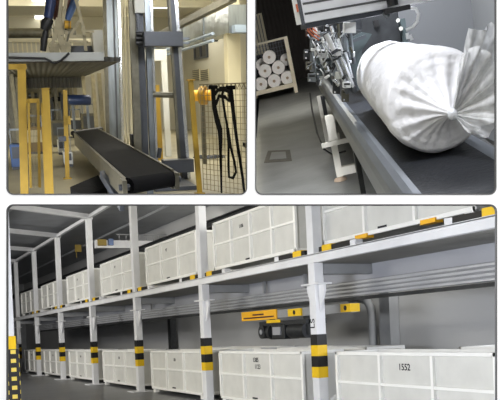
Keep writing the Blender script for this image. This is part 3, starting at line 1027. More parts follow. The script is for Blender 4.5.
T, t, f = slim(65, 90, 67.5, 179, .06, 'thin yellow post standing left of the conveyor')
T.part('bracket', MB().box(t.x - .06, t.x + .04, t.y - .03, t.y + .03, .78, .9), 'yel_dim')
T.part('latch', MB().box(f.x - .07, f.x + .03, f.y - .05, f.y - .03, .55, .62), 'steel_dark')
slim(156.5, 85, 160.5, 160, .09, 'yellow post seen between the middle and rear masts')
T, t, f = slim(190.5, 80.5, 199.8, 194, .058, 'yellow fence post at the left end of the wire fence')
FP = f
T.part('cap', MB().box(t.x - .045, t.x + .045, t.y - .045, t.y + .045, t.z, t.z + .012), 'yel_a')
# white portal frame behind the masts
f = a(166.5, 157, z=0)
y = f.y
pf = Thing(A, 'door_portal', 'white portal frame standing behind the rear mast', 'frame', f)
l = a(150, 55, y=y)
r_ = a(163.5, 55, y=y)
pf.part('post', MB().box(r_.x - .05, r_.x + .06, y, y + .1, .004, l.z + .08), 'white_a')
pf.part('post', MB().box(l.x - .2, l.x - .12, y, y + .1, .004, l.z + .08), 'white_a')
pf.part('lintel', MB().box(l.x - .2, r_.x + .06, y - .01, y + .09, l.z - .1, l.z + .1), 'white_a')

# wire fence on the right with straps
fa = V((FP.x + .05, FP.y, 0))
fe = a(247.5, 199, y=8.2)
fe = V((a(249.7, 150, y=8.3).x, 8.3, 0))
fd = fe - fa
zt = 1.2 + (95 - 88) / 750 * 8.7
fn = Thing(A, 'wire_fence', 'pale wire mesh fence panel on the right side of the cutting hall', 'fence', fa)
wv = MB()
nv = 13
for i in range(nv):
    q = fa + fd * (i / (nv - 1))
    wv.bar(q + V((0, 0, .05)), q + V((0, 0, zt)), .006, .006)
nh = 21
for i in range(nh):
    z = .06 + (zt - .06) * i / (nh - 1)
    wv.bar(fa + V((0, 0, z)), fe + V((0, 0, z)), .0045, .0045)
fn.part('wire_mesh', wv, 'mesh_a')
zz = MB()
for i in range(nv - 1):
    q0, q1 = fa + fd * (i / (nv - 1)), fa + fd * ((i + 1) / (nv - 1))
    zz.bar(q0 + V((0, 0, zt)), (q0 + q1) / 2 + V((0, .03, zt - .06)), .006, .006).bar((q0 + q1) / 2 + V((0, .03, zt - .06)), q1 + V((0, 0, zt)), .006, .006)
fn.part('top_fold', zz, 'mesh_a')
fn.part('top_wire', MB().bar(fa + V((0, 0, zt)), fe + V((0, 0, zt)), .012, .012), 'mesh_a')


def onf(u, v, off=.03):
    """a point on the fence's near face"""
    r = A.R.transposed() @ dirpx(u, v)
    n = V((-fd.y, fd.x, 0)).normalized()
    if n.y > 0:
        n = -n
    o = V((0, 0, A.h))
    t = (fa + n * off - o).dot(n) / r.dot(n)
    return o + r * t, n


for i, (path, w, lab) in enumerate((
        ([(213, 87.5), (213.5, 97), (214.5, 108), (217, 120), (220, 130), (220.5, 140), (220.5, 152), (221, 168), (221.5, 193)], [.07, .07, .08, .09, .09, .07, .05, .04, .025], 'black strap hanging at the left of three on the wire fence'),
        ([(224, 89), (222, 95), (224, 108), (227, 125), (228.5, 145), (228.5, 165), (229, 177), (233, 178), (236, 172), (234.5, 162), (231, 148), (228, 128)], .036, 'middle black strap hanging in a long loop on the wire fence'),
        ([(230.5, 88), (232, 100), (234, 118), (236.5, 138), (240, 160), (243, 180), (244.5, 194)], [.075, .07, .055, .05, .045, .04, .035], 'right black strap hanging to the fence foot'))):
    pts, n = [], None
    for u, v in path:
        q, n = onf(u, v, .05 + .014 * i)
        pts.append(q)
    st = Thing(A, 'hanging_strap', lab, 'strap', pts[0], 'black straps on the wire fence')
    st.part('webbing', MB().ribbon(pts, w, n), 'strap')
    st.part('top_fold', MB().tube([pts[0] + V((-.05, 0, .005)), pts[0] + V((.05, 0, .005))], .022, 8), 'strap')
q, n = onf(221.5, 91, .18)
solo(A, 'strap_coil', MB().ribbon([onf(u, v, .18)[0] for u, v in ((215, 94), (218, 90), (224, 89.5), (229, 92), (229, 101), (225, 97), (219, 96), (216, 104))], .04, n), 'strap', 'gathered black strap coil slung over the fence top', 'strap')
# yellow reel beyond the fence
q = a(203.5, 95.5, y=13)
rl = Thing(A, 'hose_reel', 'yellow reel mounted beyond the wire fence', 'reel', V((q.x, 13, 0)))
rl.part('stand', MB().box(q.x - .03, q.x + .03, 13.05, 13.15, .004, q.z), 'galv_dull')
rl.part('flange', MB().tube([V((q.x - .06, 12.95, q.z)), V((q.x + .02, 12.9, q.z))], .15, 16), 'yel_a')
rl.part('drum', MB().tube([V((q.x - .16, 13.0, q.z)), V((q.x + .1, 12.9, q.z))], .09, 12), 'amber')
rl.part('hub', MB().tube([V((q.x, 12.9, q.z)), V((q.x + .05, 12.87, q.z))], .03, 8), 'steel_dark')
# dark motor roll on stand
q0, q1 = a(68, 100, y=19.6), a(91, 100, y=19.6)
mr = Thing(A, 'motor_drum', 'dark blue drum motor on a stand behind the thin yellow post', 'motor', V(((q0.x + q1.x) / 2, 19.6, 0)))
mr.part('drum', MB().tube([q0, q0 + V((.04, 0, 0)), q1 - V((.04, 0, 0)), q1], [.09, .125, .125, .09], 14), 'blue_a')
for q in (q0 + V((.1, 0, 0)), q1 - V((.1, 0, 0))):
    mr.part('stand_leg', MB().box(q.x - .03, q.x + .03, 19.6, 19.66, .004, q.z), 'galv')
# machinery and stock under the deck
random.seed(3)
names = [('stock_crate', 'crate'), ('machine_cabinet', 'cabinet'), ('drum', 'drum')]
items = [(14, 128, 13.5, .11, .42, 'blue_l', 'small blue box on legs at the far left under the deck', 'box'),
         (32, 128, 17, .26, .55, 'wood', 'brown stacked crate seen through the guard gate', 'crate'),
         (58, 130, 19, .16, .62, 'galv_dull', 'grey machine cabinet under the deck, left of the thin yellow post', 'cabinet'),
         (76, 125, 22.8, .2, .55, 'cream', 'cream machine cabinet behind the dark blue drum', 'cabinet'),
         (89, 122, 21.6, .2, .7, 'galv_dull', 'grey machine cabinet under the deck beside the front mast', 'cabinet'),
         (63, 150, 16.5, .1, .3, 'white_a', 'white filter unit on the floor beyond the conveyor tail', 'unit'),
         (67.5, 150, 13.6, .08, .26, 'white_a', 'white post stump left of the conveyor side', 'unit')]
for (u, v, y, hw, hh, m_, lab, cat) in items:
    q = a(u, v, y=y)
    T = Thing(A, {'box': 'storage_box', 'crate': 'stock_crate', 'cabinet': 'machine_cabinet', 'unit': 'filter_unit'}[cat], lab, cat, V((q.x, y, 0)))
    T.part('body', MB().box(q.x - hw, q.x + hw, y, y + .4, .05, hh), m_, bevel=.01)
    T.part('plinth', MB().box(q.x - hw * .9, q.x + hw * .9, y + .03, y + .37, .004, .05), 'steel_dark')
    T.part('panel', MB().box(q.x - hw * .7, q.x + hw * .7, y - .012, y, hh * .45, hh * .9), 'steel_dark' if m_ != 'wood' else 'cream')
    T.part('top_frame', MB().box(q.x - hw * .8, q.x - hw * .7, y + .1, y + .14, hh, hh + .25).box(q.x + hw * .7, q.x + hw * .8, y + .1, y + .14, hh, hh + .25).box(q.x - hw * .8, q.x + hw * .8, y + .1, y + .14, hh + .22, hh + .25), 'galv')
# long roller machine in the dark under the deck
random.seed(21)
ln = Thing(A, 'roller_machine', 'long dark roller machine standing in shade under the raised deck', 'machine', V((0, 24, 0)))
xa_, xb_ = a(6, 100, y=24.6).x, a(75, 100, y=24.6).x
ln.part('bed', MB().box(xa_, xb_, 24.6, 25.3, .25, .4), 'steel_dark')
n_ = 9
for i in range(n_):
    x = xa_ + (xb_ - xa_) * (i + .5) / n_
    ln.part('stand', MB().box(x - .05, x + .05, 24.6, 25.2, .004, 1.3 + .25 * random.random()), random.choice(['galv_dull', 'steel_dark', 'beige_d']))
    if i % 2:
        ln.part('panel', MB().box(x - .1, x + .13, 24.5, 24.58, .4, .8 + .5 * random.random()), random.choice(['dark_mach', 'beige_d', 'wood', 'steel_dark']))
    z_ = .55 + .8 * random.random()
    ln.part('roller', MB().tube([V((x - .13, 24.9, z_)), V((x + .13, 24.9, z_))], .07, 10), random.choice(['galv', 'black', 'cream']))
# cable bundle on the floor beyond the fence
q = a(204, 160, z=0)
cb = MB()
for i in range(5):
    r0 = .09 + .03 * i
    cb.tube([(q.x + .1 + r0 * 1.4 * math.cos(t_ * .5), q.y + r0 * math.sin(t_ * .5), .02 + .05 * abs(math.sin(t_ + i))) for t_ in range(14)], .011, 6)
solo(A, 'cable_coil', cb, 'steel_dark', 'loose dark cable coil on the floor behind the wire fence', 'cable', q)

# ================================================================== WRAPPING LINE (upper right)
b = B.at
bf0, bf1 = b(251.8, 199, z=0), b(560, 199, z=0)
YB2 = 30
lx = b(251.8, 60, z=0)
struct(B, 'floor_grey', quadfloor(B, [bf0, bf1, V((bf1.x + 1.5, YB2, 0)), V((b(251.8, 50, y=YB2).x, YB2, 0))]), 'floor_b')
lxx = b(251.8, 40, y=YB2).x
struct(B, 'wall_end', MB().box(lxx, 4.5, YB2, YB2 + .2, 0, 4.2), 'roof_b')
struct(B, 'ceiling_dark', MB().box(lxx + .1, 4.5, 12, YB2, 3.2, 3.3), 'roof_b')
# pale ribbed sheet at the far left
q0, q1 = b(254, 40, y=29), b(263, 20, y=29)
struct(B, 'trim_10', MB().box(q0.x - .2, q1.x, 29, 29.1, 1.2, 2.55), 'cream')
slt = MB()
for i in range(6):
    x = q0.x - .2 + (q1.x - q0.x + .2) * i / 6
    slt.box(x, x + .03, 28.95, 29, 1.2, 2.5)
struct(B, 'trim_11', slt, 'steel_dark')
# grey sheet wall behind the roll; added side wall, coloured lighter for its lit end
YG = 9.0
cor = b(474, 25, y=YG)
gl = b(345, 20, y=YG)
struct(B, 'wall_sheet', MB().box(.95, cor.x, YG, YG + .06, .0, 3.2), 'wall_b')
struct(B, 'wall_bright_end', MB().box(cor.x, cor.x + .08, 2.9, YG + .06, 0.0, 3.2), 'wall_b_lit')
# floor patch with grating
q = b(278, 156, z=0)
k = [b(264, 163, z=.0), b(292, 161, z=.0), b(290, 150, z=.0), b(268, 151, z=.0)]
T = Thing(B, 'floor_drain', 'worn square floor drain cover with dark stained rim', 'drain', q)
T.part('rim', MB().prism([p_ + V((0, 0, .001)) for p_ in k], (0, 0, .004)), 'patch')
cc = sum(k, V()) / 4
T.part('cover', MB().prism([cc + (p_ - cc) * .62 + V((0, 0, .006)) for p_ in k], (0, 0, .004)), 'floor_b')

# cage with rolls
cy = b(295, 93, z=0).y
cg = Thing(B, 'roll_cage', 'cream steel cage full of white rolls at the left wall', 'cage', (-.9, cy, 0))
cr_, cl_ = b(296, 90, y=cy).x, b(253.5, 98, y=cy).x
zb = b(294, 84.5, y=cy).z
ztp = b(287, 36, y=cy).z
ydp = cy + 1.6
for (x, y) in ((cr_, cy), (cl_, cy), (cr_, ydp), (cl_, ydp)):
    cg.part('post', MB().box(x - .05, x + .05, y - .05, y + .05, .004, ztp), 'cage')
for y in (cy, ydp):
    cg.part('bottom_rail', MB().box(cl_, cr_, y - .04, y + .04, zb - .06, zb + .06), 'cage')
cg.part('top_rail', MB().box(cl_, cr_, ydp - .03, ydp + .03, ztp - .06, ztp), 'cage')
cg.part('side_rail', MB().box(cr_ - .03, cr_ + .03, cy, ydp, zb - .06, zb + .04), 'cage')
cg.part('side_rail', MB().box(cr_ - .03, cr_ + .03, cy, ydp, ztp - .06, ztp), 'cage')
cg.part('tray', MB().box(cl_, cr_, cy, ydp, zb - .02, zb + .02), 'cage')
bw = MB()
for i in range(16):
    x = cl_ + (cr_ - cl_) * i / 15
    bw.box(x - .006, x + .006, ydp + .03, ydp + .045, zb, ztp)
for i in range(12):
    z = zb + (ztp - zb) * i / 11
    bw.box(cl_, cr_, ydp + .03, ydp + .045, z - .006, z + .006)
cg.part('wire_back', bw, 'steel_dark')
RR0 = .195
zr0 = zb + .025 + RR0
xm = (cl_ + cr_) / 2
xm += .06
rollspec = [(xm - 2 * RR0 - .012, 0, zr0, RR0, 'lower left roll in the cage'), (xm, 0, zr0, RR0, 'lower middle roll in the cage'), (xm + 2 * RR0 + .012, 0, zr0, RR0, 'lower right roll in the cage'),
            (xm - RR0 - .006, 0, zr0 + RR0 * 1.75, RR0 * .98, 'second row left roll in the cage'), (xm + RR0 + .006, 0, zr0 + RR0 * 1.75, RR0 * .98, 'second row right roll in the cage'),
            (xm, 0, zr0 + RR0 * 3.5, RR0 * .98, 'topmost round roll in the cage'),
            (xm - .3, .75, zr0 + RR0 * 2.6, RR0 * .9, 'half-hidden roll behind the left of the cage stack'), (xm + .46, .75, zr0 + RR0 * 2.5, RR0 * .9, 'half-hidden roll behind the right of the cage stack')]
for i, (x_, dy, z_, R, lab) in enumerate(rollspec):
    q = V((x_, cy + .1 + dy, z_))
    T = Thing(B, 'fabric_roll', 'white ' + lab, 'roll', q, 'white rolls in the cage')
    T.part('body', MB().tube([q, q + V((0, .6, 0))], R, 18), 'roll_s')
    T.part('core', MB().tube([q + V((0, -.012, 0)), q + V((0, .01, 0))], R * .22, 10), 'core')
    rg = MB()
    for rr_ in (.5, .75):
        rg.tube([q + V((R * rr_ * math.cos(t_), -.004, R * rr_ * math.sin(t_))) for t_ in [k_ * math.pi / 8 for k_ in range(17)]], .005, 5)
    T.part('wound_layer', rg, 'alu')
# conveyor of the wrapping line
cb = Thing(B, 'roll_conveyor', 'wide dark belt conveyor with zinc side rail carrying the big roll', 'conveyor', (.5, 6, 0))
Y0, Y1 = 2.6, 15.0
c_co = b(376, 198.4, z=.5)
c_no = (b(500, 198.4, z=.5) - V((0, 0, B.h))).cross(b(260, 198.4, z=.5) - V((0, 0, B.h))).normalized()
if c_no.z > 0:
    c_no = -c_no
pr = [(.295, .70), (.295, .82), (.305, .86), (.33, .895), (.36, .905), (.388, .905), (.388, .70)]
cb.part('side_rail', MB().prism([(x, Y0, z) for x, z in pr], (0, Y1 - Y0, 0)).cut(c_co, c_no), 'rail_b')
cb.part('belt', MB().box(.39, .82, Y0, Y1, .83, .848).cut(c_co, c_no), 'belt_b')
cb.part('belt_bed', MB().box(.40, .81, Y0 + .05, Y1, .72, .828).cut(c_co, c_no), 'steel_dark')
cb.part('far_rail', MB().box(.822, .86, 3.45, Y1, .72, .846).box(.86, 1.0, 3.45, Y1, .72, .76).cut(c_co, c_no), 'rail_b')
# legs
lg = b(338, 166, z=0)
for k, (x, y) in enumerate(((.235, 8.4), (.235, 11.2), (.85, 8.4))):
    L = cb.part('leg', MB().box(x - .035, x + .035, y - .03, y + .03, .05, .72), 'leg_b')
    cb.part('foot_pad', MB().tube([(x, y, .004), (x, y, .03), (x, y, .05)], [.075, .07, .02], 14), 'core', L, 'worn round foot')
    if k in (0, 1):
        cb.part('foot_bracket', MB().box(x + .02, x + .18, y - .04, y + .05, .06, .15), 'leg_b', L)
cb.part('cross_bar', MB().box(.2, .85, 11.17, 11.23, .34, .40), 'leg_b')
cb.part('gusset', MB().box(.19, .285, 8.35, 8.37, .46, .72), 'leg_b')
cb.part('cross_foot', MB().box(.10, .40, 8.33, 8.36, .40, .45), 'leg_b')
cb.part('stop_block', MB().box(.24, .29, 10.6, 10.75, .5, .75), 'black')
cb.part('leg', MB().box(.30, .34, 5.9, 6.0, .1, .72).cut(c_co, c_no), 'dark_mach', label='dark steel leg')
# loose cable under the rail
pts = [b(u, v, y=y) for u, v, y in ((314, 92, 10.9), (317, 112, 10.4), (322, 132, 9.6), (329, 148, 9.0))] + [b(u, v, z=.02) for u, v in ((336, 153), (343, 152), (350, 150))]
pts = [V((p_.x - .06, p_.y, max(p_.z, .016))) for p_ in pts]
solo(B, 'floor_cable', MB().tube(pts, .012, 8), 'black', 'thin black cable drooping beside the front conveyor leg', 'cable')

# big wrapped roll
RX0, RR = .657, .27
RZ = .853 + RR
roll = Thing(B, 'wrapped_roll', 'big white film-wrapped fabric roll lying on the conveyor belt', 'roll', (RX0, 4.9, RZ))
YE = 6.8
rax = B.R.transposed() @ dirpx(312, 29.5)
yaw_s, yaw_c = rax.x / math.hypot(rax.x, rax.y), rax.y / math.hypot(rax.x, rax.y)


def turn(p_):
    lx, ly = p_.x - RX0, p_.y - 4.0
    return V((RX0 + lx * yaw_c + ly * yaw_s, 4.0 + ly * yaw_c - lx * yaw_s, p_.z))


vs, fs = [], []
nA, nL = 72, 40
for j in range(nL + 1):
    y = 4.0 + (YE - 4.0) * (j / nL) ** 1.6
    for k_ in range(nA):
        t_ = 2 * math.pi * k_ / nA
        w = noise.noise(V((math.cos(t_) * 3, y * 2.4, math.sin(t_) * 3 + 5))) * .007 + .004 * math.sin(9 * t_ + 5 * y) * noise.noise(V((y * 1.3, t_, 2)))
        fr = min(1, (y - 4.0) / .15)
        rad = RR * (.90 + .10 * math.sqrt(1 - (1 - fr) ** 2)) + w - .004
        if j == nL:
            rad *= .95
        tp = 1 - .03 * (y - 4.0) / (YE - 4.0)
        vs.append(turn(V((RX0 + rad * tp * math.cos(t_), y, RZ - RR * (1 - tp) + rad * tp * math.sin(t_)))))
for j in range(nL):
    for k_ in range(nA):
        fs.append((j * nA + k_, (j + 1) * nA + k_, (j + 1) * nA + (k_ + 1) % nA, j * nA + (k_ + 1) % nA))
m_ = MB().add(vs, fs, True)
m_.add(vs[-nA:], [tuple(range(nA))])
roll.part('wrapped_body', m_, 'roll_b')
# front end: pleated film drawn towards the knot
knot = b(453, 114, y=3.76)
vs, fs = [], []
nr = 22
for j in range(nr + 1):
    s_ = j / nr
    for k_ in range(nA):
        t_ = 2 * math.pi * k_ / nA
        rim = turn(V((RX0 + RR * .898 * math.cos(t_), 4.0, RZ + RR * .898 * math.sin(t_))))
        q = rim.lerp(knot, s_)
        bulge = math.sin(math.pi * min(1, s_ * 1.05)) * .03 * (1 - s_)
        pleat = .010 * math.sin(17 * t_ + 2.5 * math.sin(3 * t_)) * math.sin(math.pi * s_ ** .7) + .006 * noise.noise(V((t_ * 4, s_ * 7, 1)))
        ring = .003 * math.sin(s_ * 42) * (1 - s_)
        q.y = rim.y * (1 - s_) + (4.0 - s_ ** 2 * (4.0 - knot.y)) * s_ - bulge - pleat - ring
        vs.append(q)
for j in range(nr):
    for k_ in range(nA):
        fs.append((j * nA + k_, j * nA + (k_ + 1) % nA, (j + 1) * nA + (k_ + 1) % nA, (j + 1) * nA + k_))
roll.part('pleated_end', MB().add(vs, fs, True), 'roll_b')


def fan(pix, ys, rows=14, seed=1):
    """film sheet from the knot to an outer edge, crumpled"""
    vs, fs = [], []
    edge = [b(u, v, y=y_) for (u, v), y_ in zip(pix, ys)]
    N = 36
    for j in range(rows + 1):
        s_ = j / rows
        for k_ in range(N + 1):
            t_ = k_ / N * (len(edge) - 1)
            i0 = min(int(t_), len(edge) - 2)
            e = edge[i0].lerp(edge[i0 + 1], t_ - i0)
            q = knot.lerp(e, s_)
            q.y += .05 * s_ ** .6 * math.sin(k_ * 1.35 + seed) + .035 * s_ * noise.noise(V((k_ * .35, s_ * 4, seed)))
            q.x += .015 * s_ * noise.noise(V((k_ * .5, s_ * 3, seed + 9)))
            vs.append(q)
    for j in range(rows):
        for k_ in range(N):
            o = j * (N + 1) + k_
            fs.append((o, o + 1, o + N + 2, o + N + 1))
    return MB().add(vs, fs, True)


f1 = roll.part('film_tail', fan([(462, 60), (466, 44), (469, 28), (476, 30), (484, 30), (492, 22), (499, 40), (503, 70), (503, 100), (500, 125), (488, 137), (474, 136), (465, 131)],
                           [3.72, 3.7, 3.68, 3.6, 3.6, 3.62, 3.55, 3.5, 3.5, 3.52, 3.58, 3.62, 3.66]), 'bag', label='translucent gathered film tail')
roll.part('film_tail', fan([(458, 74), (464, 56), (474, 46), (486, 50), (497, 66), (501, 92), (495, 118), (482, 130), (470, 130)],
                           [3.64, 3.62, 3.58, 3.54, 3.5, 3.5, 3.52, 3.58, 3.64], 14, 4), 'bag', label='inner fold of the film tail')
roll.part('knot', MB().ball(knot + V((0, -.01, 0)), .03, 12, 8, (1, .8, 1)), 'film')

# aluminium gantry beam above the line
yt = 5.6
e0 = b(305, 23, y=yt)
gb = Thing(B, 'gantry_beam', 'thick aluminium extrusion beam with grooves across the top', 'beam', e0)
z0 = e0.z
x1 = b(438, 0, y=yt).x
e1 = b(430, .5, y=6.15)
bd = (e1 - e0).normalized()
bn = V((-bd.y, bd.x, 0)).normalized()


def beam_piece(d0, d1, n0, n1, za, zb_):
    q = [e0 + bd * d0 + bn * n0, e0 + bd * d1 + bn * n0, e0 + bd * d1 + bn * n1, e0 + bd * d0 + bn * n1]
    return MB().hexa([p_ + V((0, 0, za)) for p_ in q], [p_ + V((0, 0, zb_)) for p_ in q])


bl_ = (e1 - e0).length + .05
gb.part('extrusion', beam_piece(0, bl_, 0, .12, 0, .26), 'alu', bevel=.004)
for dz in (.05, .115, .18):
    gb.part('groove', beam_piece(.01, bl_, -.004, 0, dz, dz + .014), 'alu_dark', label='dark slot')
gb.part('end_cap', MB().box(e0.x - .025, e0.x, yt - .01, yt + .13, z0 - .01, z0 + .27), 'steel_dark')
gb.part('orange_tag', MB().box(e0.x - .04, e0.x - .026, yt + .0, yt + .06, z0 + .08, z0 + .13).box(e0.x - .04, e0.x - .026, yt, yt + .05, z0 + .19, z0 + .23), 'rust')
gb.part('hanger_bar', beam_piece(.02, bl_ - .3, .02, .1, -.035, -.002), 'steel_dark')

# wrapping head hung from the beam, left of the roll
wh = Thing(B, 'wrapping_head', 'cluttered wrapping head of cylinders, valves and hoses beside the roll', 'machine', b(340, 60, y=6.2))


def Q(u, v, y=6.2):
    return b(u, v, y=y)


def cyl(u0, v0, u1, v1, r, m, y=6.2, nm='cylinder', y2=None, parent=None, lab=None):
    return wh.part(nm, MB().tube([Q(u0, v0, y), Q(u1, v1, y2 or y)], r, 10), m, parent, lab)


def blk(u0, v0, u1, v1, m, y=6.2, dpt=.1, nm='bracket', parent=None):
    q0, q1 = Q(u0, v0, y), Q(u1, v1, y)
    return wh.part(nm, MB().hexa([Q(u0, v1, y), Q(u1, v1, y), Q(u1, v0, y), Q(u0, v0, y)], [p_ + V((0, dpt, 0)) for p_ in (Q(u0, v1, y), Q(u1, v1, y), Q(u1, v0, y), Q(u0, v0, y))]), m, parent, bevel=.004)


mpz = blk(318, 18, 362, 30, 'steel_dark', 6.4, .2, 'mounting_plate')
for (u0, v0, u1, v1, r, m, y) in ((336, 60, 347, 88, .017, 'chrome', 6.0), (341, 57, 353, 87, .017, 'chrome', 6.0), (345, 52, 352, 78, .013, 'chrome', 6.1), (322, 40, 334, 62, .017, 'chrome', 6.1),
                                  (316, 47, 328, 72, .02, 'alu', 6.3), (326, 34, 334, 50, .02, 'alu', 6.0), (331, 26, 337, 46, .014, 'chrome', 6.2), (344, 24, 347, 52, .014, 'galv', 6.2), (338, 24, 341, 55, .012, 'galv_dull', 6.3),
                                  (350, 26, 353, 58, .012, 'galv', 6.3), (311, 52, 318, 80, .014, 'galv', 6.5)):
    c_ = cyl(u0, v0, u1, v1, r, m, y)
    um, vm = u0 + (u1 - u0) * .55, v0 + (v1 - v0) * .55
    cyl(u1, v1, u1 + (u1 - u0) * .18, v1 + (v1 - v0) * .18, r * 1.5, 'steel_dark', y, 'rod_end', parent=c_)
    cyl(u0 - (u1 - u0) * .06, v0 - (v1 - v0) * .06, u0, v0, r * 1.35, 'dark_mach', y, 'cylinder_cap', parent=c_)
for (u0, v0, u1, v1, m, y) in ((312, 38, 322, 47, 'galv', 6.3), (318, 50, 326, 58, 'alu', 6.1), (323, 58, 331, 66, 'teal', 6.1), (333, 48, 342, 56, 'alu', 6.0), (306, 62, 312, 70, 'galv_dull', 6.4),
                               (308, 74, 316, 82, 'galv', 6.4), (316, 68, 324, 76, 'teal', 6.2), (330, 66, 336, 76, 'galv', 6.1), (343, 82, 351, 88, 'alu', 5.95), (347, 60, 351, 76, 'dark_mach', 6.3), (340, 30, 350, 38, 'dark_mach', 6.3),
                               (324, 24, 330, 32, 'dark_mach', 6.3), (304, 50, 309, 60, 'dark_mach', 6.5), (333, 80, 340, 94, 'dark_mach', 6.3), (342, 90, 349, 102, 'galv_dull', 6.2), (306, 30, 314, 37, 'brown_b', 6.4)):
    w_ = blk(u0, v0, u1, v1, m, y)
    blk(u0 + 1, v0 + 1.2, u1 - 1, v0 + 3, 'black' if m != 'dark_mach' else 'chrome', y - .012, .012, 'clamp_strip', w_)
    blk(u0 + 1, v1 - 3, u0 + 3, v1 - 1, 'chrome', y - .015, .015, 'fitting', w_)
lamp_ = blk(344, 22, 356, 33, 'alu', 5.9, .12, 'sensor_box')
for i, pth in enumerate((((307, 24), (308, 31), (313, 36), (319, 40)), ((309, 24), (310, 30), (315, 34), (320, 37)), ((311, 23), (313, 29), (317, 32), (321, 33)))):
    wh.part('air_hose', MB().tube([Q(u, v, 6.0) for u, v in pth], .006, 6), 'rust', label='orange-red air hose')
blk(310, 32, 347, 72, 'carriage', 6.75, .05, 'carriage_plate')
random.seed(5)
for i in range(34):
    u, v = random.uniform(308, 352), random.uniform(26, 88)
    if v > 40 + (u - 300) * 1.35 or (u > 344 and v > 50):
        continue
    k_ = random.uniform(.5, 1.3)
    du, dv = random.uniform(2, 5) * k_, random.uniform(6, 12) * k_
    m__ = random.choice(['chrome', 'alu', 'galv', 'alu', 'white_a', 'teal', 'galv_dull'])
    if i % 3:
        c_ = cyl(u, v, u + du, v + dv, random.uniform(.008, .018), m__, random.uniform(5.95, 6.4), 'cylinder')
    else:
        w_ = blk(u, v, u + du + 2, v + dv * .6, m__, random.uniform(6.0, 6.4), .06)
random.seed(11)
for i in range(22):
    u, v = random.uniform(308, 352), random.uniform(26, 70)
    if u > 340 and v > 60:
        continue
    du, dv = random.uniform(-7, 7), random.uniform(6, 16)
    wh.part('air_hose', MB().tube([Q(u, v, 6.05), Q(u + du * .2 + 2, v + dv * .4, 6.0), Q(u + du, v + dv, 6.1)], .005, 6), random.choice(['hose', 'dark_mach', 'hose', 'galv', 'black']))
for i in range(16):
    u, v = random.uniform(308, 356), random.uniform(30, 84)
    if v > 62 and 318 > u:
        continue
    q = Q(u, v, 5.98)
    wh.part('fitting', MB().tube([q, q + V((random.uniform(-.03, .03), -.02, random.uniform(-.04, .04)))], random.uniform(.006, .013), 8), random.choice(['chrome', 'alu', 'black', 'chrome']))
# grey-green backstop between head and roll
bs = Thing(B, 'back_stop', 'grey-green curved stop plate behind the left end of the roll', 'plate', b(358, 105, y=6.35))
pp = [b(u, v, y=7.7) for u, v in ((346, 40), (362, 32), (372, 34), (362, 50), (360, 80), (362, 90), (354, 90), (350, 80), (347, 62))]
bs.part('plate', MB().prism(pp, (0, .03, 0)), 'teal')
bs.part('stiffener', MB().bar(b(349, 62, y=7.64), b(356, 88, y=7.64), .03, .03), 'steel_dark')
bs.part('stiffener', MB().bar(b(350, 42, y=7.64), b(366, 36, y=7.64), .03, .03), 'steel_dark')
# dark housing behind the beam; its colour also holds the shadow under it
hq0, hq1 = b(352, 46, y=8.2), b(397, 6, y=8.2)
hs = Thing(B, 'machine_housing', 'machine housing behind the beam, coloured dark for the shade there too', 'housing', V((hq0.x, 8.2, hq0.z)))
hs.part('casing', MB().box(hq0.x, hq1.x, 8.2, 8.8, .95, hq1.z), 'dark_mach', bevel=.01)
g0, g1_ = b(392, 44, y=8.15), b(405, 18, y=8.15)
hs.part('side_panel', MB().box(hq1.x, g1_.x, 8.15, 8.7, .95, g1_.z), 'teal', label='grey-green side panel')
hs.part('indicator', MB().tube([b(398, 20.5, y=8.14), b(398, 20.5, y=8.1)], .02, 10), 'white_a', label='small white round button')
hs.part('indicator', MB().tube([b(401, 28.5, y=8.14), b(401, 28.5, y=8.1)], .02, 10), 'white_a', label='small white round button')
hs.part('latch', MB().box(b(374, 26, y=8.18).x, b(379, 26, y=8.18).x, 8.16, 8.2, b(376, 27, y=8.18).z, b(376, 20, y=8.18).z), 'black')
# regulator with hose under the beam
rg_ = Thing(B, 'air_regulator', 'black air regulator with looping clear hose under the beam end', 'regulator', b(398, 10, y=5.9))
rg_.part('body', MB().hexa([b(u, v, y=5.85) for u, v in ((385, 15), (411, 9), (410, 4), (384, 9))], [b(u, v, y=5.85) + V((0, .1, 0)) for u, v in ((385, 15), (411, 9), (410, 4), (384, 9))]), 'black', bevel=.006)
rg_.part('knob', MB().tube([b(391, -6, y=5.9), b(393, 6, y=5.9)], .04, 12), 'black')
rg_.part('bowl', MB().tube([b(384, 12, y=5.9), b(388, 17, y=5.9)], .02, 10), 'galv')
rg_.part('hose', MB().tube([b(u, v, y=5.85) for u, v in ((411, 8), (416, 9), (418.5, 14), (417.5, 21), (413, 27), (406, 30))], .012, 8), 'hose', label='clear looping hose')
rg_.part('drop_hose', MB().tube([b(u, v, y=5.85) for u, v in ((407, 33), (408, 39))], .012, 8).tube([b(u, v, y=5.85) for u, v in ((410, 35), (412, 40))], .012, 8), 'hose')

# ================================================================== light
w = bpy.data.worlds.new('daylight')
w.use_nodes = True
w.node_tree.nodes['Background'].inputs[0].default_value = (1, 1, 1, 1)
w.node_tree.nodes['Background'].inputs[1].default_value = 1.7
sc.world = w


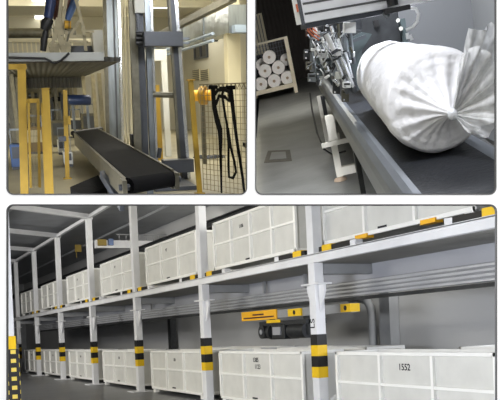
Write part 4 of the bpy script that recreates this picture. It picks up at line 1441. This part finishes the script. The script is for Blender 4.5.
def lamp(bay, loc, to, sx, sy, watts, rgb=(255, 255, 255)):
    l_ = bpy.data.lights.new('fill_lamp', 'AREA')  # fill light added for brightness, no fixture modelled
    l_.shape = 'RECTANGLE'
    l_.size, l_.size_y = sx, sy
    l_.energy = watts
    l_.color = lin(rgb)
    o = bpy.data.objects.new('fill_lamp', l_)
    col.objects.link(o)
    d_ = (V(to) - V(loc)).normalized()
    o.matrix_world = bay.M @ Matrix.Translation(V(loc)) @ d_.to_track_quat('-Z', 'Y').to_matrix().to_4x4()
    return o


# store: fill lamps added out of view by the aisle, one turned up
lamp(S, (-2.5, 6, 2.1), (7.5, 9, 1.6), 3, 1.0, 1000, (244, 247, 255))
lamp(S, (-3.0, 16, 3.6), (7.5, 20, 1.8), 5, 1.0, 560, (255, 250, 238))
lamp(S, (-3.0, 28, 5.2), (7.5, 32, 1.8), 5, 1.0, 420, (255, 248, 230))
lamp(S, (-3.0, 27, 4.2), (3, 33, 6.5), 3, 1.5, 420, (250, 250, 255))
# fill lamps added behind the rack, over the deck and low at right
lamp(S, (10.4, 14, 5.3), (9.4, 15, 3), 1.0, 4, 260, (255, 252, 244))
lamp(S, (10.3, 24, 6.3), (9.0, 26, 3), 1.0, 4, 300, (255, 250, 238))
lamp(S, (9.6, 4.4, 1.7), (11.0, 14, 2.2), 1.6, 1.4, 330, (246, 248, 255))
# cutting hall: fill lamps added beside the ceiling lights, the last turned up
lamp(A, (.6, 8.6, 3.9), (.8, 11, .6), 3, 1, 52, (255, 250, 236))
lamp(A, (2.7, 13.5, CZ - .3), (2.9, 13.5, 0), 1.5, 3, 200, (255, 250, 236))
lamp(A, (2.6, 21, CZ - .2), (2.6, 21, 0), 2, 3, 165, (255, 250, 236))
lamp(A, (-2.6, 17, 2.2), (.6, 18.5, CZ), 1, 3, 330, (255, 246, 216))
# wrapping line: fill lamps added overhead, out of view
lamp(B, (.05, 3.5, 2.9), (.6, 4.4, 1.1), .6, .5, 40, (248, 250, 255))
lamp(B, (.7, 7, 3.3), (-.2, 8.5, 0), 1.2, 1.5, 230, (244, 247, 255))
lamp(B, (.5, 17, 3.1), (-.6, 22, .6), 1.0, 2, 360, (250, 248, 244))

vs_ = sc.view_settings
sc.display_settings.display_device = 'sRGB'
vs_.view_transform = 'Standard'
vs_.look = 'None'
vs_.exposure = 0
vs_.gamma = 1
vs_.use_curve_mapping = False
sc.cycles.use_denoising = True
sc.cycles.max_bounces = 8
sc.cycles.transparent_max_bounces = 12
